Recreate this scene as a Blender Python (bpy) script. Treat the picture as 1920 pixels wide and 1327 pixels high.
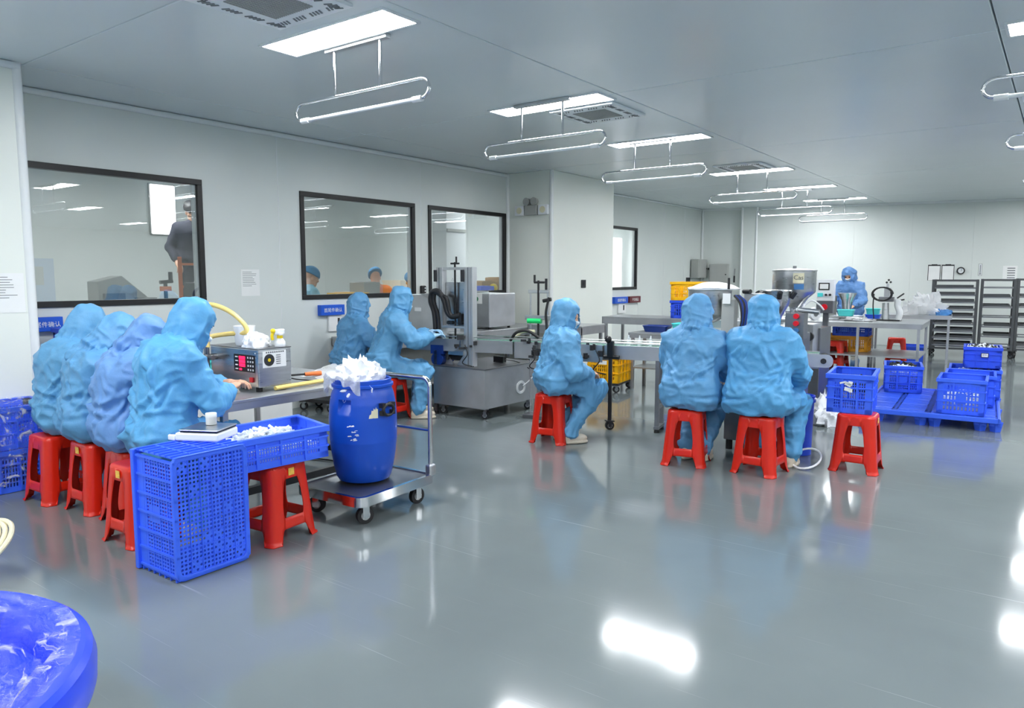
import bpy, math, random
import numpy as np
from mathutils import Vector, Matrix, Euler
from mathutils.geometry import delaunay_2d_cdt

for o in list(bpy.data.objects):
    bpy.data.objects.remove(o, do_unlink=True)
SC = bpy.context.scene
COL = SC.collection
PI = math.pi
R = math.radians
random.seed(7)

# ------------------------------------------------------------------ camera, world, exposure
cam_data = bpy.data.cameras.new('camera')
cam = bpy.data.objects.new('camera', cam_data)
COL.objects.link(cam)
cam.location = (0, 0, 1.55)
cam.rotation_euler = (PI / 2 - R(6.0165), 0, R(36.652))
cam_data.sensor_fit = 'HORIZONTAL'
cam_data.sensor_width = 36.0
cam_data.lens = 36.0 * 1390 / 1920
cam_data.clip_end = 100
SC.camera = cam
world = bpy.data.worlds.new('world')
SC.world = world
world.use_nodes = True
world.node_tree.nodes['Background'].inputs[0].default_value = (0.8, 0.9, 1.0, 1)
world.node_tree.nodes['Background'].inputs[1].default_value = 0.05
SC.view_settings.view_transform = 'Standard'
SC.view_settings.look = 'None'
SC.view_settings.gamma = 1.0
SC.view_settings.use_curve_mapping = False
SC.view_settings.exposure = 1.25
SC.cycles.use_denoising = True
SC.cycles.max_bounces = 8
SC.cycles.diffuse_bounces = 5
SC.cycles.glossy_bounces = 4
SC.cycles.transparent_max_bounces = 12
SC.cycles.sample_clamp_indirect = 8.0
SC.cycles.caustics_reflective = False
SC.cycles.caustics_refractive = False
LAMP = 24.0          # emission of the ceiling panels of this room
LAMP_BEHIND = 24.0    # emission of the panels in the room behind the windows

# ------------------------------------------------------------------ materials
def lin(c):
    return tuple(((v / 255) / 12.92 if v / 255 <= 0.04045 else ((v / 255 + 0.055) / 1.055) ** 2.4) for v in c)

def mk(name, col, rough=0.5, metal=0.0, var=0.06, scale=6.0, bump=0.0, bscale=60.0, stretch=None, spec=0.5,
       rvar=0.0, trans=0.0, alpha=1.0, sheen=0.0, sss=0.0, coat=0.0):
    m = bpy.data.materials.new(name)
    m.use_nodes = True
    nt = m.node_tree
    b = nt.nodes['Principled BSDF']
    c = lin(col)
    b.inputs['Roughness'].default_value = rough
    b.inputs['Metallic'].default_value = metal
    b.inputs['Specular IOR Level'].default_value = spec
    b.inputs['Transmission Weight'].default_value = trans
    b.inputs['Alpha'].default_value = alpha
    b.inputs['Coat Weight'].default_value = coat
    b.inputs['Coat Roughness'].default_value = 0.08
    if sheen:
        b.inputs['Sheen Weight'].default_value = sheen
    tc = nt.nodes.new('ShaderNodeTexCoord')
    mp = nt.nodes.new('ShaderNodeMapping')
    nt.links.new(tc.outputs['Object'], mp.inputs['Vector'])
    if stretch:
        mp.inputs['Scale'].default_value = stretch
    n = nt.nodes.new('ShaderNodeTexNoise')
    n.inputs['Scale'].default_value = scale
    n.inputs['Detail'].default_value = 4
    nt.links.new(mp.outputs['Vector'], n.inputs['Vector'])
    r = nt.nodes.new('ShaderNodeValToRGB')
    r.color_ramp.elements[0].position = 0.3
    r.color_ramp.elements[1].position = 0.7
    r.color_ramp.elements[0].color = tuple(max(0, v * (1 - var)) for v in c) + (1,)
    r.color_ramp.elements[1].color = tuple(min(1, v * (1 + var)) for v in c) + (1,)
    nt.links.new(n.outputs['Fac'], r.inputs['Fac'])
    nt.links.new(r.outputs['Color'], b.inputs['Base Color'])
    if rvar:
        mr = nt.nodes.new('ShaderNodeMapRange')
        mr.inputs['To Min'].default_value = max(0.02, rough - rvar)
        mr.inputs['To Max'].default_value = rough + rvar
        nt.links.new(n.outputs['Fac'], mr.inputs['Value'])
        nt.links.new(mr.outputs['Result'], b.inputs['Roughness'])
    if bump:
        n2 = nt.nodes.new('ShaderNodeTexNoise')
        n2.inputs['Scale'].default_value = bscale
        n2.inputs['Detail'].default_value = 5
        nt.links.new(mp.outputs['Vector'], n2.inputs['Vector'])
        bp = nt.nodes.new('ShaderNodeBump')
        bp.inputs['Strength'].default_value = bump
        bp.inputs['Distance'].default_value = 0.01
        nt.links.new(n2.outputs['Fac'], bp.inputs['Height'])
        nt.links.new(bp.outputs['Normal'], b.inputs['Normal'])
    return m

def emit(name, col, strength):
    m = bpy.data.materials.new(name)
    m.use_nodes = True
    nt = m.node_tree
    nt.nodes.remove(nt.nodes['Principled BSDF'])
    e = nt.nodes.new('ShaderNodeEmission')
    e.inputs['Color'].default_value = lin(col) + (1,)
    e.inputs['Strength'].default_value = strength
    nt.links.new(e.outputs[0], nt.nodes['Material Output'].inputs['Surface'])
    return m

M = {}
M['wall'] = mk('wall_panel', (226, 231, 227), 0.33, var=0.015, scale=1.5, spec=0.45)
M['column'] = mk('column_panel', (238, 242, 234), 0.36, var=0.01, scale=1.5, spec=0.4)
M['trim'] = mk('white_cove', (240, 243, 243), 0.25, var=0.01)
M['ceiling'] = mk('ceiling_panel', (232, 239, 241), 0.26, var=0.015, scale=1.0, spec=0.6)
M['seam'] = mk('panel_joint', (150, 155, 155), 0.5, var=0.02)
M['floor'] = mk('epoxy_floor', (116, 125, 126), 0.095, var=0.10, scale=0.9, spec=0.62, rvar=0.05)
M['black'] = mk('black_metal', (20, 20, 22), 0.4)
M['dark'] = mk('dark_plastic', (38, 39, 42), 0.45)
M['rubber'] = mk('black_rubber', (28, 28, 30), 0.6)
M['steel'] = mk('brushed_steel', (200, 202, 204), 0.3, 1.0, var=0.08, scale=9, stretch=(1, 1, 8), rvar=0.08)
M['steel_dark'] = mk('worn_steel', (136, 138, 142), 0.34, 0.9, var=0.14, scale=5, rvar=0.1)
M['steel_sheet'] = mk('steel_sheet', (186, 189, 192), 0.36, 0.75, var=0.10, scale=4, rvar=0.08)
M['chrome'] = mk('chrome', (215, 217, 220), 0.12, 1.0, var=0.02)
M['alu'] = mk('aluminium', (196, 199, 202), 0.35, 0.7, var=0.04)
M['blue'] = mk('blue_crate_plastic', (62, 108, 246), 0.38, var=0.06, spec=0.4)
M['blue2'] = mk('deep_blue_plastic', (44, 84, 224), 0.38, var=0.06)
M['drum'] = mk('drum_blue_plastic', (18, 78, 192), 0.33, var=0.07, scale=4, bump=0.1, bscale=30)
M['tub'] = mk('tub_blue_plastic', (38, 72, 232), 0.25, var=0.04)
M['yellow'] = mk('yellow_crate_plastic', (252, 190, 10), 0.4, var=0.05)
M['ochre'] = mk('ochre_plastic', (222, 156, 24), 0.45, var=0.05)
M['red'] = mk('red_stool_plastic', (214, 38, 18), 0.27, var=0.05, scale=4, spec=0.5)
M['redmat'] = mk('red_button', (230, 24, 40), 0.3, var=0.02)
M['maroon'] = mk('maroon_board', (104, 22, 34), 0.45)
M['signblue'] = mk('blue_sign_board', (22, 92, 214), 0.4)
M['white'] = mk('white_plastic', (240, 243, 245), 0.35, var=0.02)
M['paper'] = mk('white_paper', (244, 245, 243), 0.7, var=0.015)
M['ink'] = mk('grey_print', (110, 114, 116), 0.7, var=0.1)
M['parts'] = mk('white_plastic_parts', (232, 238, 244), 0.3, var=0.06, scale=30)
M['bagwhite'] = mk('white_film', (240, 243, 247), 0.22, var=0.03, scale=12, bump=0.5, bscale=26)
M['aqua'] = mk('turquoise_plastic', (90, 228, 226), 0.3, var=0.03)
M['hose'] = mk('yellow_hose', (240, 214, 130), 0.25, var=0.05)
M['clearhose'] = mk('clear_hose', (226, 218, 186), 0.15, var=0.12, scale=10)
M['orange'] = mk('orange_plastic', (236, 120, 56), 0.4)
M['greenbelt'] = mk('green_belt', (74, 132, 112), 0.5, var=0.06)
M['greenlamp'] = mk('green_plastic', (40, 220, 120), 0.3, var=0.05)
M['greentag'] = mk('green_tag', (40, 130, 80), 0.5)
M['sticker'] = mk('gold_sticker', (238, 190, 80), 0.5, var=0.2, scale=60)
M['beige'] = mk('beige_label', (226, 220, 190), 0.5)
M['labelblue'] = mk('label_blue', (60, 120, 180), 0.5)
M['skin'] = mk('skin', (222, 172, 142), 0.5, var=0.05, scale=14)
M['eye'] = mk('eye_dark', (30, 22, 20), 0.2, var=0.02)
M['hair'] = mk('black_hair', (30, 26, 26), 0.5)
M['mask'] = mk('mask_cloth', (222, 234, 242), 0.8, var=0.04, bump=0.2, bscale=50)
for k, c in (('suit', (98, 160, 204)), ('suit_b', (96, 156, 202)), ('suit_c', (104, 150, 208)), ('suit_d', (88, 160, 210))):
    M[k] = mk('blue_cleanroom_cloth_' + k[-1], c, 0.48, var=0.07, scale=7, bump=0.35, bscale=30, spec=0.4)
M['shoe'] = mk('beige_shoe', (206, 196, 178), 0.6, var=0.08)
M['shirt_dark'] = mk('navy_shirt', (46, 46, 62), 0.8)
M['shirt_maroon'] = mk('maroon_yoke', (92, 34, 46), 0.8)
M['shirt_orange'] = mk('orange_shirt', (238, 128, 92), 0.8)
M['shirt_sky'] = mk('sky_shirt', (150, 212, 236), 0.8)
M['cap_blue'] = mk('blue_cap_cloth', (70, 142, 190), 0.8, bump=0.3, bscale=60)
M['glove'] = mk('pale_blue_glove', (160, 198, 226), 0.5)
M['cloth'] = mk('cream_cloth', (224, 216, 200), 0.85, var=0.06, bump=0.3, bscale=50)
M['cardboard'] = mk('cardboard', (196, 160, 112), 0.7, var=0.05)
M['gold'] = mk('yellow_fruit_plastic', (246, 214, 30), 0.35)
M['doorblue'] = mk('blue_door', (92, 150, 212), 0.4)
M['motor'] = mk('motor_blue', (20, 54, 132), 0.35)
M['greybox'] = mk('grey_enclosure', (172, 174, 170), 0.45, var=0.03)
M['rack'] = mk('dark_rack_steel', (88, 90, 92), 0.4, 0.6, var=0.1)
M['greydark'] = mk('mid_grey', (112, 116, 120), 0.45)
M['lamp'] = emit('led_panel', (250, 252, 255), LAMP)
M['lamp_behind'] = emit('led_panel_behind', (250, 252, 255), LAMP_BEHIND)
M['added_glow'] = emit('added_white_glow', (248, 250, 255), 1.6)  # glow of the panels added behind the glass, no known lamps
M['display'] = emit('red_display', (255, 30, 70), 1.6)
M['tube'] = mk('lamp_tube_glass', (226, 232, 236), 0.08, var=0.02, spec=0.8)

def glass(name, refl, tint=(0.96, 0.98, 0.98)):
    m = bpy.data.materials.new(name)
    m.use_nodes = True
    nt = m.node_tree
    nt.nodes.remove(nt.nodes['Principled BSDF'])
    t = nt.nodes.new('ShaderNodeBsdfTransparent')
    t.inputs['Color'].default_value = tint + (1,)
    g = nt.nodes.new('ShaderNodeBsdfGlossy')
    g.inputs['Roughness'].default_value = 0.0
    f = nt.nodes.new('ShaderNodeLayerWeight')
    f.inputs['Blend'].default_value = 0.5
    pw = nt.nodes.new('ShaderNodeMath')
    pw.operation = 'POWER'
    pw.inputs[1].default_value = 5.0
    nt.links.new(f.outputs['Facing'], pw.inputs[0])
    ad = nt.nodes.new('ShaderNodeMath')
    ad.operation = 'ADD'
    ad.use_clamp = True
    ad.inputs[1].default_value = refl
    nt.links.new(pw.outputs[0], ad.inputs[0])
    mx = nt.nodes.new('ShaderNodeMixShader')
    nt.links.new(ad.outputs[0], mx.inputs[0])
    nt.links.new(t.outputs[0], mx.inputs[1])
    nt.links.new(g.outputs[0], mx.inputs[2])
    nt.links.new(mx.outputs[0], nt.nodes['Material Output'].inputs['Surface'])
    return m
M['glass'] = glass('window_glass', 0.17)

def film(name, fac, diffuse, scale=22, glint_streak=0):
    """thin plastic film: mostly clear, sharp glints on its creases, a little milky"""
    m = bpy.data.materials.new(name)
    m.use_nodes = True
    nt = m.node_tree
    nt.nodes.remove(nt.nodes['Principled BSDF'])
    n = nt.nodes.new('ShaderNodeTexNoise')
    n.inputs['Scale'].default_value = scale
    n.inputs['Detail'].default_value = 5
    bp = nt.nodes.new('ShaderNodeBump')
    bp.inputs['Strength'].default_value = 0.8
    bp.inputs['Distance'].default_value = 0.02
    nt.links.new(n.outputs['Fac'], bp.inputs['Height'])
    t = nt.nodes.new('ShaderNodeBsdfTransparent')
    g = nt.nodes.new('ShaderNodeBsdfGlossy')
    g.inputs['Roughness'].default_value = 0.1
    d = nt.nodes.new('ShaderNodeBsdfDiffuse')
    d.inputs['Color'].default_value = (0.9, 0.92, 0.94, 1)
    nt.links.new(bp.outputs['Normal'], g.inputs['Normal'])
    nt.links.new(bp.outputs['Normal'], d.inputs['Normal'])
    m1 = nt.nodes.new('ShaderNodeMixShader')
    m1.inputs[0].default_value = diffuse
    if glint_streak:      # white glints of the creases painted in as diffuse colour
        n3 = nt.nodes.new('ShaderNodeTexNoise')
        n3.inputs['Scale'].default_value = glint_streak
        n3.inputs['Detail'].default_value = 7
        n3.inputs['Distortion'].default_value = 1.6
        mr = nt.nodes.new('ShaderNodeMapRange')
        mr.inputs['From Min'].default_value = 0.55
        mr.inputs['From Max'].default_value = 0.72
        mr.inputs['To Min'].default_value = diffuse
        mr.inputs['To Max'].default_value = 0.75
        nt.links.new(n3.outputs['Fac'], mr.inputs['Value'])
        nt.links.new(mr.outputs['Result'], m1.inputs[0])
    nt.links.new(t.outputs[0], m1.inputs[1])
    nt.links.new(d.outputs[0], m1.inputs[2])
    m2 = nt.nodes.new('ShaderNodeMixShader')
    m2.inputs[0].default_value = fac
    nt.links.new(m1.outputs[0], m2.inputs[1])
    nt.links.new(g.outputs[0], m2.inputs[2])
    nt.links.new(m2.outputs[0], nt.nodes['Material Output'].inputs['Surface'])
    return m
M['film'] = film('clear_wrap', 0.10, 0.0, 22, 7)
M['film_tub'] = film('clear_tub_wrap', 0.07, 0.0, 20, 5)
M['bag'] = film('milky_bag', 0.10, 0.5, 14)

# scratches on the floor: fine pale lines, part of the coating's wear
nt = M['floor'].node_tree
bs = nt.nodes['Principled BSDF']
tc = nt.nodes.new('ShaderNodeTexCoord')
prev = None
for ang, sc_ in ((0.5, 1.0), (-0.7, 1.3), (1.9, 0.8)):
    mp = nt.nodes.new('ShaderNodeMapping')
    mp.inputs['Rotation'].default_value = (0, 0, ang)
    mp.inputs['Scale'].default_value = (0.9 * sc_, 70 * sc_, 1)
    nt.links.new(tc.outputs['Object'], mp.inputs['Vector'])
    nn = nt.nodes.new('ShaderNodeTexNoise')
    nn.inputs['Scale'].default_value = 1.0
    nn.inputs['Detail'].default_value = 2
    nt.links.new(mp.outputs['Vector'], nn.inputs['Vector'])
    gt = nt.nodes.new('ShaderNodeMapRange')
    gt.inputs['From Min'].default_value = 0.70
    gt.inputs['From Max'].default_value = 0.78
    nt.links.new(nn.outputs['Fac'], gt.inputs['Value'])
    if prev is None:
        prev = gt.outputs['Result']
    else:
        ad = nt.nodes.new('ShaderNodeMath')
        ad.operation = 'MAXIMUM'
        nt.links.new(prev, ad.inputs[0])
        nt.links.new(gt.outputs['Result'], ad.inputs[1])
        prev = ad.outputs[0]
mul = nt.nodes.new('ShaderNodeMath')
mul.operation = 'MULTIPLY'
mul.inputs[1].default_value = 0.22
nt.links.new(prev, mul.inputs[0])
mixc = nt.nodes.new('ShaderNodeMixRGB')
mixc.inputs[2].default_value = (0.62, 0.65, 0.66, 1)
src = bs.inputs['Base Color'].links[0].from_socket
nt.links.new(mul.outputs[0], mixc.inputs[0])
nt.links.new(src, mixc.inputs[1])
nt.links.new(mixc.outputs[0], bs.inputs['Base Color'])

# ------------------------------------------------------------------ mesh helpers
def frame_of(d):
    d = Vector(d).normalized()
    a = Vector((0, 0, 1)) if abs(d.z) < 0.95 else Vector((1, 0, 0))
    u = d.cross(a).normalized()
    return u, d.cross(u).normalized()

class MB:
    """collects simple shapes and links them as ONE mesh object"""
    def __init__(self):
        self.v, self.f = [], []

    def add(self, vs, fs):
        k = len(self.v)
        self.v += [tuple(p) for p in vs]
        self.f += [tuple(i + k for i in q) for q in fs]
        return self

    def box(self, c, s, rz=0.0, rot=None):
        x, y, z = (v / 2 for v in s)
        pts = [Vector((i * x, j * y, k * z)) for i in (-1, 1) for j in (-1, 1) for k in (-1, 1)]
        if rot is not None:
            pts = [rot @ p for p in pts]
        elif rz:
            cz, sz = math.cos(rz), math.sin(rz)
            pts = [Vector((p.x * cz - p.y * sz, p.x * sz + p.y * cz, p.z)) for p in pts]
        c = Vector(c)
        return self.add([p + c for p in pts], [(0, 1, 3, 2), (4, 6, 7, 5), (0, 4, 5, 1), (2, 3, 7, 6), (0, 2, 6, 4), (1, 5, 7, 3)])

    def span(self, a, b):
        a, b = Vector(a), Vector(b)
        return self.box((a + b) / 2, tuple(abs(v) for v in (b - a)))

    def cyl(self, a, b, r, r2=None, n=12, cap=True):
        a, b = Vector(a), Vector(b)
        r2 = r if r2 is None else r2
        u, w = frame_of(b - a)
        vs = []
        for p, q in ((a, r), (b, r2)):
            for i in range(n):
                t = 2 * PI * i / n
                vs.append(p + u * (q * math.cos(t)) + w * (q * math.sin(t)))
        fs = [(i, (i + 1) % n, n + (i + 1) % n, n + i) for i in range(n)]
        if cap:
            fs += [tuple(reversed(range(n))), tuple(range(n, 2 * n))]
        return self.add(vs, fs)

    def tube(self, pts, r, n=8, closed=False, cap=True):
        pts = [Vector(p) for p in pts]
        m = len(pts)
        vs, fs = [], []
        u = None
        for i, p in enumerate(pts):
            if closed:
                d = pts[(i + 1) % m] - pts[i - 1]
            else:
                d = pts[min(i + 1, m - 1)] - pts[max(i - 1, 0)]
            d.normalize()
            if u is None:
                u, w = frame_of(d)
            else:
                u = (u - d * u.dot(d)).normalized()
                w = d.cross(u)
            rr = r[i] if isinstance(r, (list, tuple)) else r
            for k in range(n):
                t = 2 * PI * k / n
                vs.append(p + u * (rr * math.cos(t)) + w * (rr * math.sin(t)))
        for i in range(m if closed else m - 1):
            j = (i + 1) % m
            for k in range(n):
                fs.append((i * n + k, i * n + (k + 1) % n, j * n + (k + 1) % n, j * n + k))
        if cap and not closed:
            fs += [tuple(reversed(range(n))), tuple(range((m - 1) * n, m * n))]
        return self.add(vs, fs)

    def lathe(self, prof, n=32, c=(0, 0, 0), sx=1.0, sy=1.0):
        c = Vector(c)
        vs, fs = [], []
        for r, z in prof:
            for i in range(n):
                t = 2 * PI * i / n
                vs.append(c + Vector((max(r, 1e-4) * math.cos(t) * sx, max(r, 1e-4) * math.sin(t) * sy, z)))
        for k in range(len(prof) - 1):
            for i in range(n):
                fs.append((k * n + i, k * n + (i + 1) % n, (k + 1) * n + (i + 1) % n, (k + 1) * n + i))
        return self.add(vs, fs)

    def prism(self, poly, z0, z1, mat=None):
        n = len(poly)
        vs = [Vector((p[0], p[1], z0)) for p in poly] + [Vector((p[0], p[1], z1)) for p in poly]
        if mat is not None:
            vs = [mat @ v for v in vs]
        fs = [tuple(reversed(range(n))), tuple(range(n, 2 * n))] + [(i, (i + 1) % n, n + (i + 1) % n, n + i) for i in range(n)]
        return self.add(vs, fs)

    def ball(self, c, r, nu=12, nv=8):
        if not isinstance(r, (tuple, list)):
            r = (r, r, r)
        prof = [(math.sin(PI * k / nv), -math.cos(PI * k / nv)) for k in range(nv + 1)]
        b = MB().lathe(prof, nu)
        c = Vector(c)
        return self.add([Vector((p[0] * r[0], p[1] * r[1], p[2] * r[2])) + c for p in b.v], b.f)

    def xform(self, mat):
        self.v = [tuple(mat @ Vector(p)) for p in self.v]
        return self

    def mesh(self, name, mat, smooth=True):
        me = bpy.data.meshes.new(name)
        me.from_pydata(self.v, [], self.f)
        me.validate()
        me.update()
        if smooth:
            me.polygons.foreach_set('use_smooth', [True] * len(me.polygons))
            me.set_sharp_from_angle(angle=R(38))
        me.materials.append(mat)
        return me

    def build(self, name, mat, parent=None, smooth=True, bevel=0.0, loc=(0, 0, 0)):
        return link(name, self.mesh(name, mat, smooth), parent, bevel, loc)

def link(name, me, parent=None, bevel=0.0, loc=(0, 0, 0), rot=(0, 0, 0)):
    o = bpy.data.objects.new(name, me)
    COL.objects.link(o)
    o.location = loc
    o.rotation_euler = rot
    if parent is not None:
        o.parent = parent
    if bevel:
        b = o.modifiers.new('bevel', 'BEVEL')
        b.width = bevel
        b.segments = 2
        b.limit_method = 'ANGLE'
        b.angle_limit = R(40)
    return o

def thing(name, label, cat, loc=(0, 0, 0), rz=0.0, group=None):
    o = bpy.data.objects.new(name, None)
    o.empty_display_size = 0.1
    COL.objects.link(o)
    o.location = loc
    o.rotation_euler = (0, 0, rz)
    return tag(o, label, cat, group)

def tag(o, label, cat, group=None):
    o['label'] = label
    o['category'] = cat
    if group:
        o['group'] = group
    return o

def struct(o, label=None):
    o['kind'] = 'structure'
    if label:
        o['label'] = label
    return o

def stuff(o, label=None):
    o['kind'] = 'stuff'
    if label:
        o['label'] = label
    return o

def kids(o):
    return [c for c in bpy.data.objects if c.parent == o]

def dup(root, loc, rz, label=None, group=None):
    r = root.copy()
    COL.objects.link(r)
    r.location = loc
    r.rotation_euler = (root.rotation_euler[0], root.rotation_euler[1], rz)
    if label:
        r['label'] = label
    if group:
        r['group'] = group
    for ch in kids(root):
        c = ch.copy()
        COL.objects.link(c)
        c.parent = r
        for g in kids(ch):
            d = g.copy()
            COL.objects.link(d)
            d.parent = c
    return r

def words(text, size, mat, name, parent, loc, rot, extrude=0.0015):
    """lettering turned into a mesh part"""
    cu = bpy.data.curves.new(name, 'FONT')
    cu.body = text
    cu.size = size
    cu.extrude = extrude
    cu.align_x = 'CENTER'
    cu.align_y = 'CENTER'
    cu.resolution_u = 2
    t = bpy.data.objects.new(name, cu)
    COL.objects.link(t)
    dg = bpy.context.evaluated_depsgraph_get()
    me = bpy.data.meshes.new_from_object(t.evaluated_get(dg))
    bpy.data.objects.remove(t, do_unlink=True)
    me.name = name
    me.materials.clear()
    me.materials.append(mat)
    return link(name, me, parent, 0, loc, rot)

def bez(pts, n=8):
    """smooth polyline through points (Catmull-Rom)"""
    P = [Vector(p) for p in pts]
    P = [P[0] * 2 - P[1]] + P + [P[-1] * 2 - P[-2]]
    out = []
    for i in range(1, len(P) - 2):
        for k in range(n):
            t = k / n
            a, b, c, d = P[i - 1], P[i], P[i + 1], P[i + 2]
            out.append(0.5 * ((2 * b) + (c - a) * t + (2 * a - 5 * b + 4 * c - d) * t * t + (3 * b - a - 3 * c + d) * t ** 3))
    out.append(P[-2])
    return out

# lattice noise used for cloth folds and crumpled film
_rng = np.random.default_rng(3)
_LAT = _rng.random((32, 32, 32))
def vnoise(p):
    i = np.floor(p).astype(int)
    f = p - i
    f = f * f * (3 - 2 * f)
    out = 0
    for dx in (0, 1):
        for dy in (0, 1):
            for dz in (0, 1):
                w = (f[:, 0] if dx else 1 - f[:, 0]) * (f[:, 1] if dy else 1 - f[:, 1]) * (f[:, 2] if dz else 1 - f[:, 2])
                out = out + w * _LAT[(i[:, 0] + dx) % 32, (i[:, 1] + dy) % 32, (i[:, 2] + dz) % 32]
    return out

# ------------------------------------------------------------------ the room
ZC = 3.15
WX = -7.2                      # left wall plane
FA = R(13.256)                 # the far wall runs slightly askew
FO = Vector((-7.2, 17.43, 0))
FM = Matrix.Translation(FO) @ Matrix.Rotation(FA, 4, 'Z')   # local x along the far wall, local -y into the room

fl = MB().box((-0.5, 8, -0.05), (28, 32, 0.1)).build('floor', M['floor'], smooth=False)
struct(fl, 'glossy grey epoxy floor with fine scratches')

ce = MB().box((-0.5, 8, ZC + 0.10), (28, 32, 0.1)).build('ceiling', M['seam'], smooth=False)
struct(ce, 'pale grey glossy panel ceiling')
xs = [-7.26, -6.5, -3.3, -0.46, -0.28, 2.6, 5.6, 8.6, 12.66]
ys = [-7.0 + 0.0]
ys = [-8.0 + 3.49 * i for i in range(10)]
for i in range(len(xs) - 1):
    for j in range(len(ys) - 1):
        MB().span((xs[i] + 0.005, ys[j] + 0.004, ZC), (xs[i + 1] - 0.005, ys[j + 1] - 0.004, ZC + 0.05)).build('ceiling_panel', M['ceiling'], ce, False, 0.006)
cb = MB().span((-13, -2, ZC), (WX - 0.07, 18, ZC + 0.05)).build('ceiling_panel', M['ceiling'], ce, False)

WINS = [(2.45, 4.32), (5.54, 7.44), (7.71, 9.50), (12.2, 14.02)]
WZ0, WZ1 = 1.27, 2.53
wl = struct(bpy.data.objects.new('wall_left', None), 'white clean-room panel wall with four black framed windows')
COL.objects.link(wl)

def strip(a, b):
    m = MB()
    x0, x1 = WX - 0.06, WX
    cuts = [(max(a, w0), min(b, w1)) for w0, w1 in WINS if w1 > a and w0 < b]
    if not cuts:
        m.span((x0, a, 0), (x1, b, ZC))
    else:
        m.span((x0, a, 0), (x1, b, WZ0))
        m.span((x0, a, WZ1), (x1, b, ZC))
        y = a
        for c0, c1 in cuts:
            if c0 - y > 0.002:
                m.span((x0, y, WZ0), (x1, c0, WZ1))
            y = c1
        if b - y > 0.002:
            m.span((x0, y, WZ0), (x1, b, WZ1))
    m.build('wall_panel', M['wall'], wl, False, 0.005 if not cuts else 0.0)
    if not cuts or cuts[0][0] > a:
        MB().cyl((WX, a, 0), (WX, a, ZC), 0.004, n=6).build('joint_strip', M['trim'], wl, True)
edges = [2.42] + [2.93 + 1.16 * k for k in range(6)] + [9.6]
for a, b in zip(edges, edges[1:]):
    strip(a, b)
edges = [11.5, 12.7, 14.1, 15.3, 16.4, 17.5]
for a, b in zip(edges, edges[1:]):
    strip(a, b)

for k, (a, b) in enumerate(WINS):
    w = struct(bpy.data.objects.new('window_%d' % (k + 1), None),
               ['large black framed window behind the row of four seated workers', 'black framed window above the two workers at the wall bench',
                'black framed window behind the aluminium post machine', 'black framed window beyond the white column'][k])
    COL.objects.link(w)
    w.location = (WX, (a + b) / 2, (WZ0 + WZ1) / 2)
    hw, hh, t = (b - a) / 2, (WZ1 - WZ0) / 2, 0.055
    f = MB()
    f.span((-0.065, -hw, hh - t), (0.02, hw, hh)).span((-0.065, -hw, -hh), (0.02, hw, -hh + t))
    f.span((-0.065, -hw, -hh + t), (0.02, -hw + t, hh - t)).span((-0.065, hw - t, -hh + t), (0.02, hw, hh - t))
    f.build('window_frame', M['black'], w, False, 0.004)
    i = MB()
    i.span((-0.062, hw - t - 0.03, -hh + t), (-0.02, hw - t, hh - t))
    i.build('inner_lining', M['trim'], w, False)
    MB().span((-0.012, -hw + t, -hh + t), (-0.008, hw - t, hh - t)).build('glass_pane', M['glass'], w, False)

# near column on the left and the free-standing boxed column on the wall
c1 = struct(MB().span((WX - 0.06, -7, 0), (-6.45, 2.42, ZC)).build('wall_near_left', M['column'], None, False, 0.01), 'white boxed wall return at the left edge')
c2 = struct(MB().span((WX - 0.05, 9.56, 0), (-6.36, 11.5, ZC)).build('column', M['column'], None, False, 0.012), 'white boxed column beside the third window')
wf = MB().span((-0.2, 0, 0), (20.6, 0.06, ZC + 0.1))
wf.xform(FM)
wfo = struct(wf.build('wall_far', M['seam'], None, False), 'white panel wall at the far end of the room')
for i in range(18):
    MB().span((i * 1.16 - 0.1, -0.03, 0), (i * 1.16 + 1.06, 0, ZC)).xform(FM).build('wall_panel', M['wall'], wfo, False, 0.005)
fc = struct(MB().span((0.96, -0.16, 0), (1.28, -0.03, ZC)).xform(FM).build('column_far', M['wall'], None, False, 0.008), 'slim boxed column on the far wall')
wr = struct(MB().span((12.6, -7, 0), (12.68, 24, ZC)).build('wall_right', M['wall'], None, False), 'white wall on the right, seen mirrored in the windows')
wn = struct(MB().span((-7.3, -7.08, 0), (12.7, -7, ZC)).build('wall_near', M['wall'], None, False), 'white wall behind the viewer')
dr = struct(bpy.data.objects.new('door_1', None), 'blue door with a dark glazed panel, seen mirrored in the first window')
COL.objects.link(dr)
dr.location = (12.6, 10.35, 0)
MB().span((-0.03, -0.45, 0), (0, 0.45, 2.12)).build('door_leaf', M['doorblue'], dr, False, 0.006)
MB().span((-0.04, -0.33, 1.25), (-0.028, 0.12, 1.85)).build('door_glass', M['greydark'], dr, False, 0.004)

# coves and trims
tn = [0]
def trim(mb, label):
    tn[0] += 1
    return struct(mb.build('trim_%d' % tn[0], M['trim'], None, True), label)
trim(MB().tube([(WX + 0.012, 2.42, ZC - 0.03), (WX + 0.012, 9.56, ZC - 0.03)], 0.028, 10), 'white cove between ceiling and left wall')
trim(MB().tube([(WX + 0.012, 11.5, ZC - 0.02), (WX + 0.012, 17.4, ZC - 0.02)], 0.02, 10), 'white cove between ceiling and left wall past the column')
trim(MB().tube([(-6.44, -2, ZC - 0.03), (-6.44, 2.42, ZC - 0.03)], 0.028, 10), 'white cove above the left wall return')
trim(MB().cyl((-6.46, 2.41, 0), (-6.46, 2.41, ZC), 0.035, n=12), 'rounded corner strip of the left wall return')
trim(MB().cyl((WX + 0.01, 9.55, 0), (WX + 0.01, 9.55, ZC), 0.03, n=12), 'rounded cove where the wall meets the column')
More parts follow.
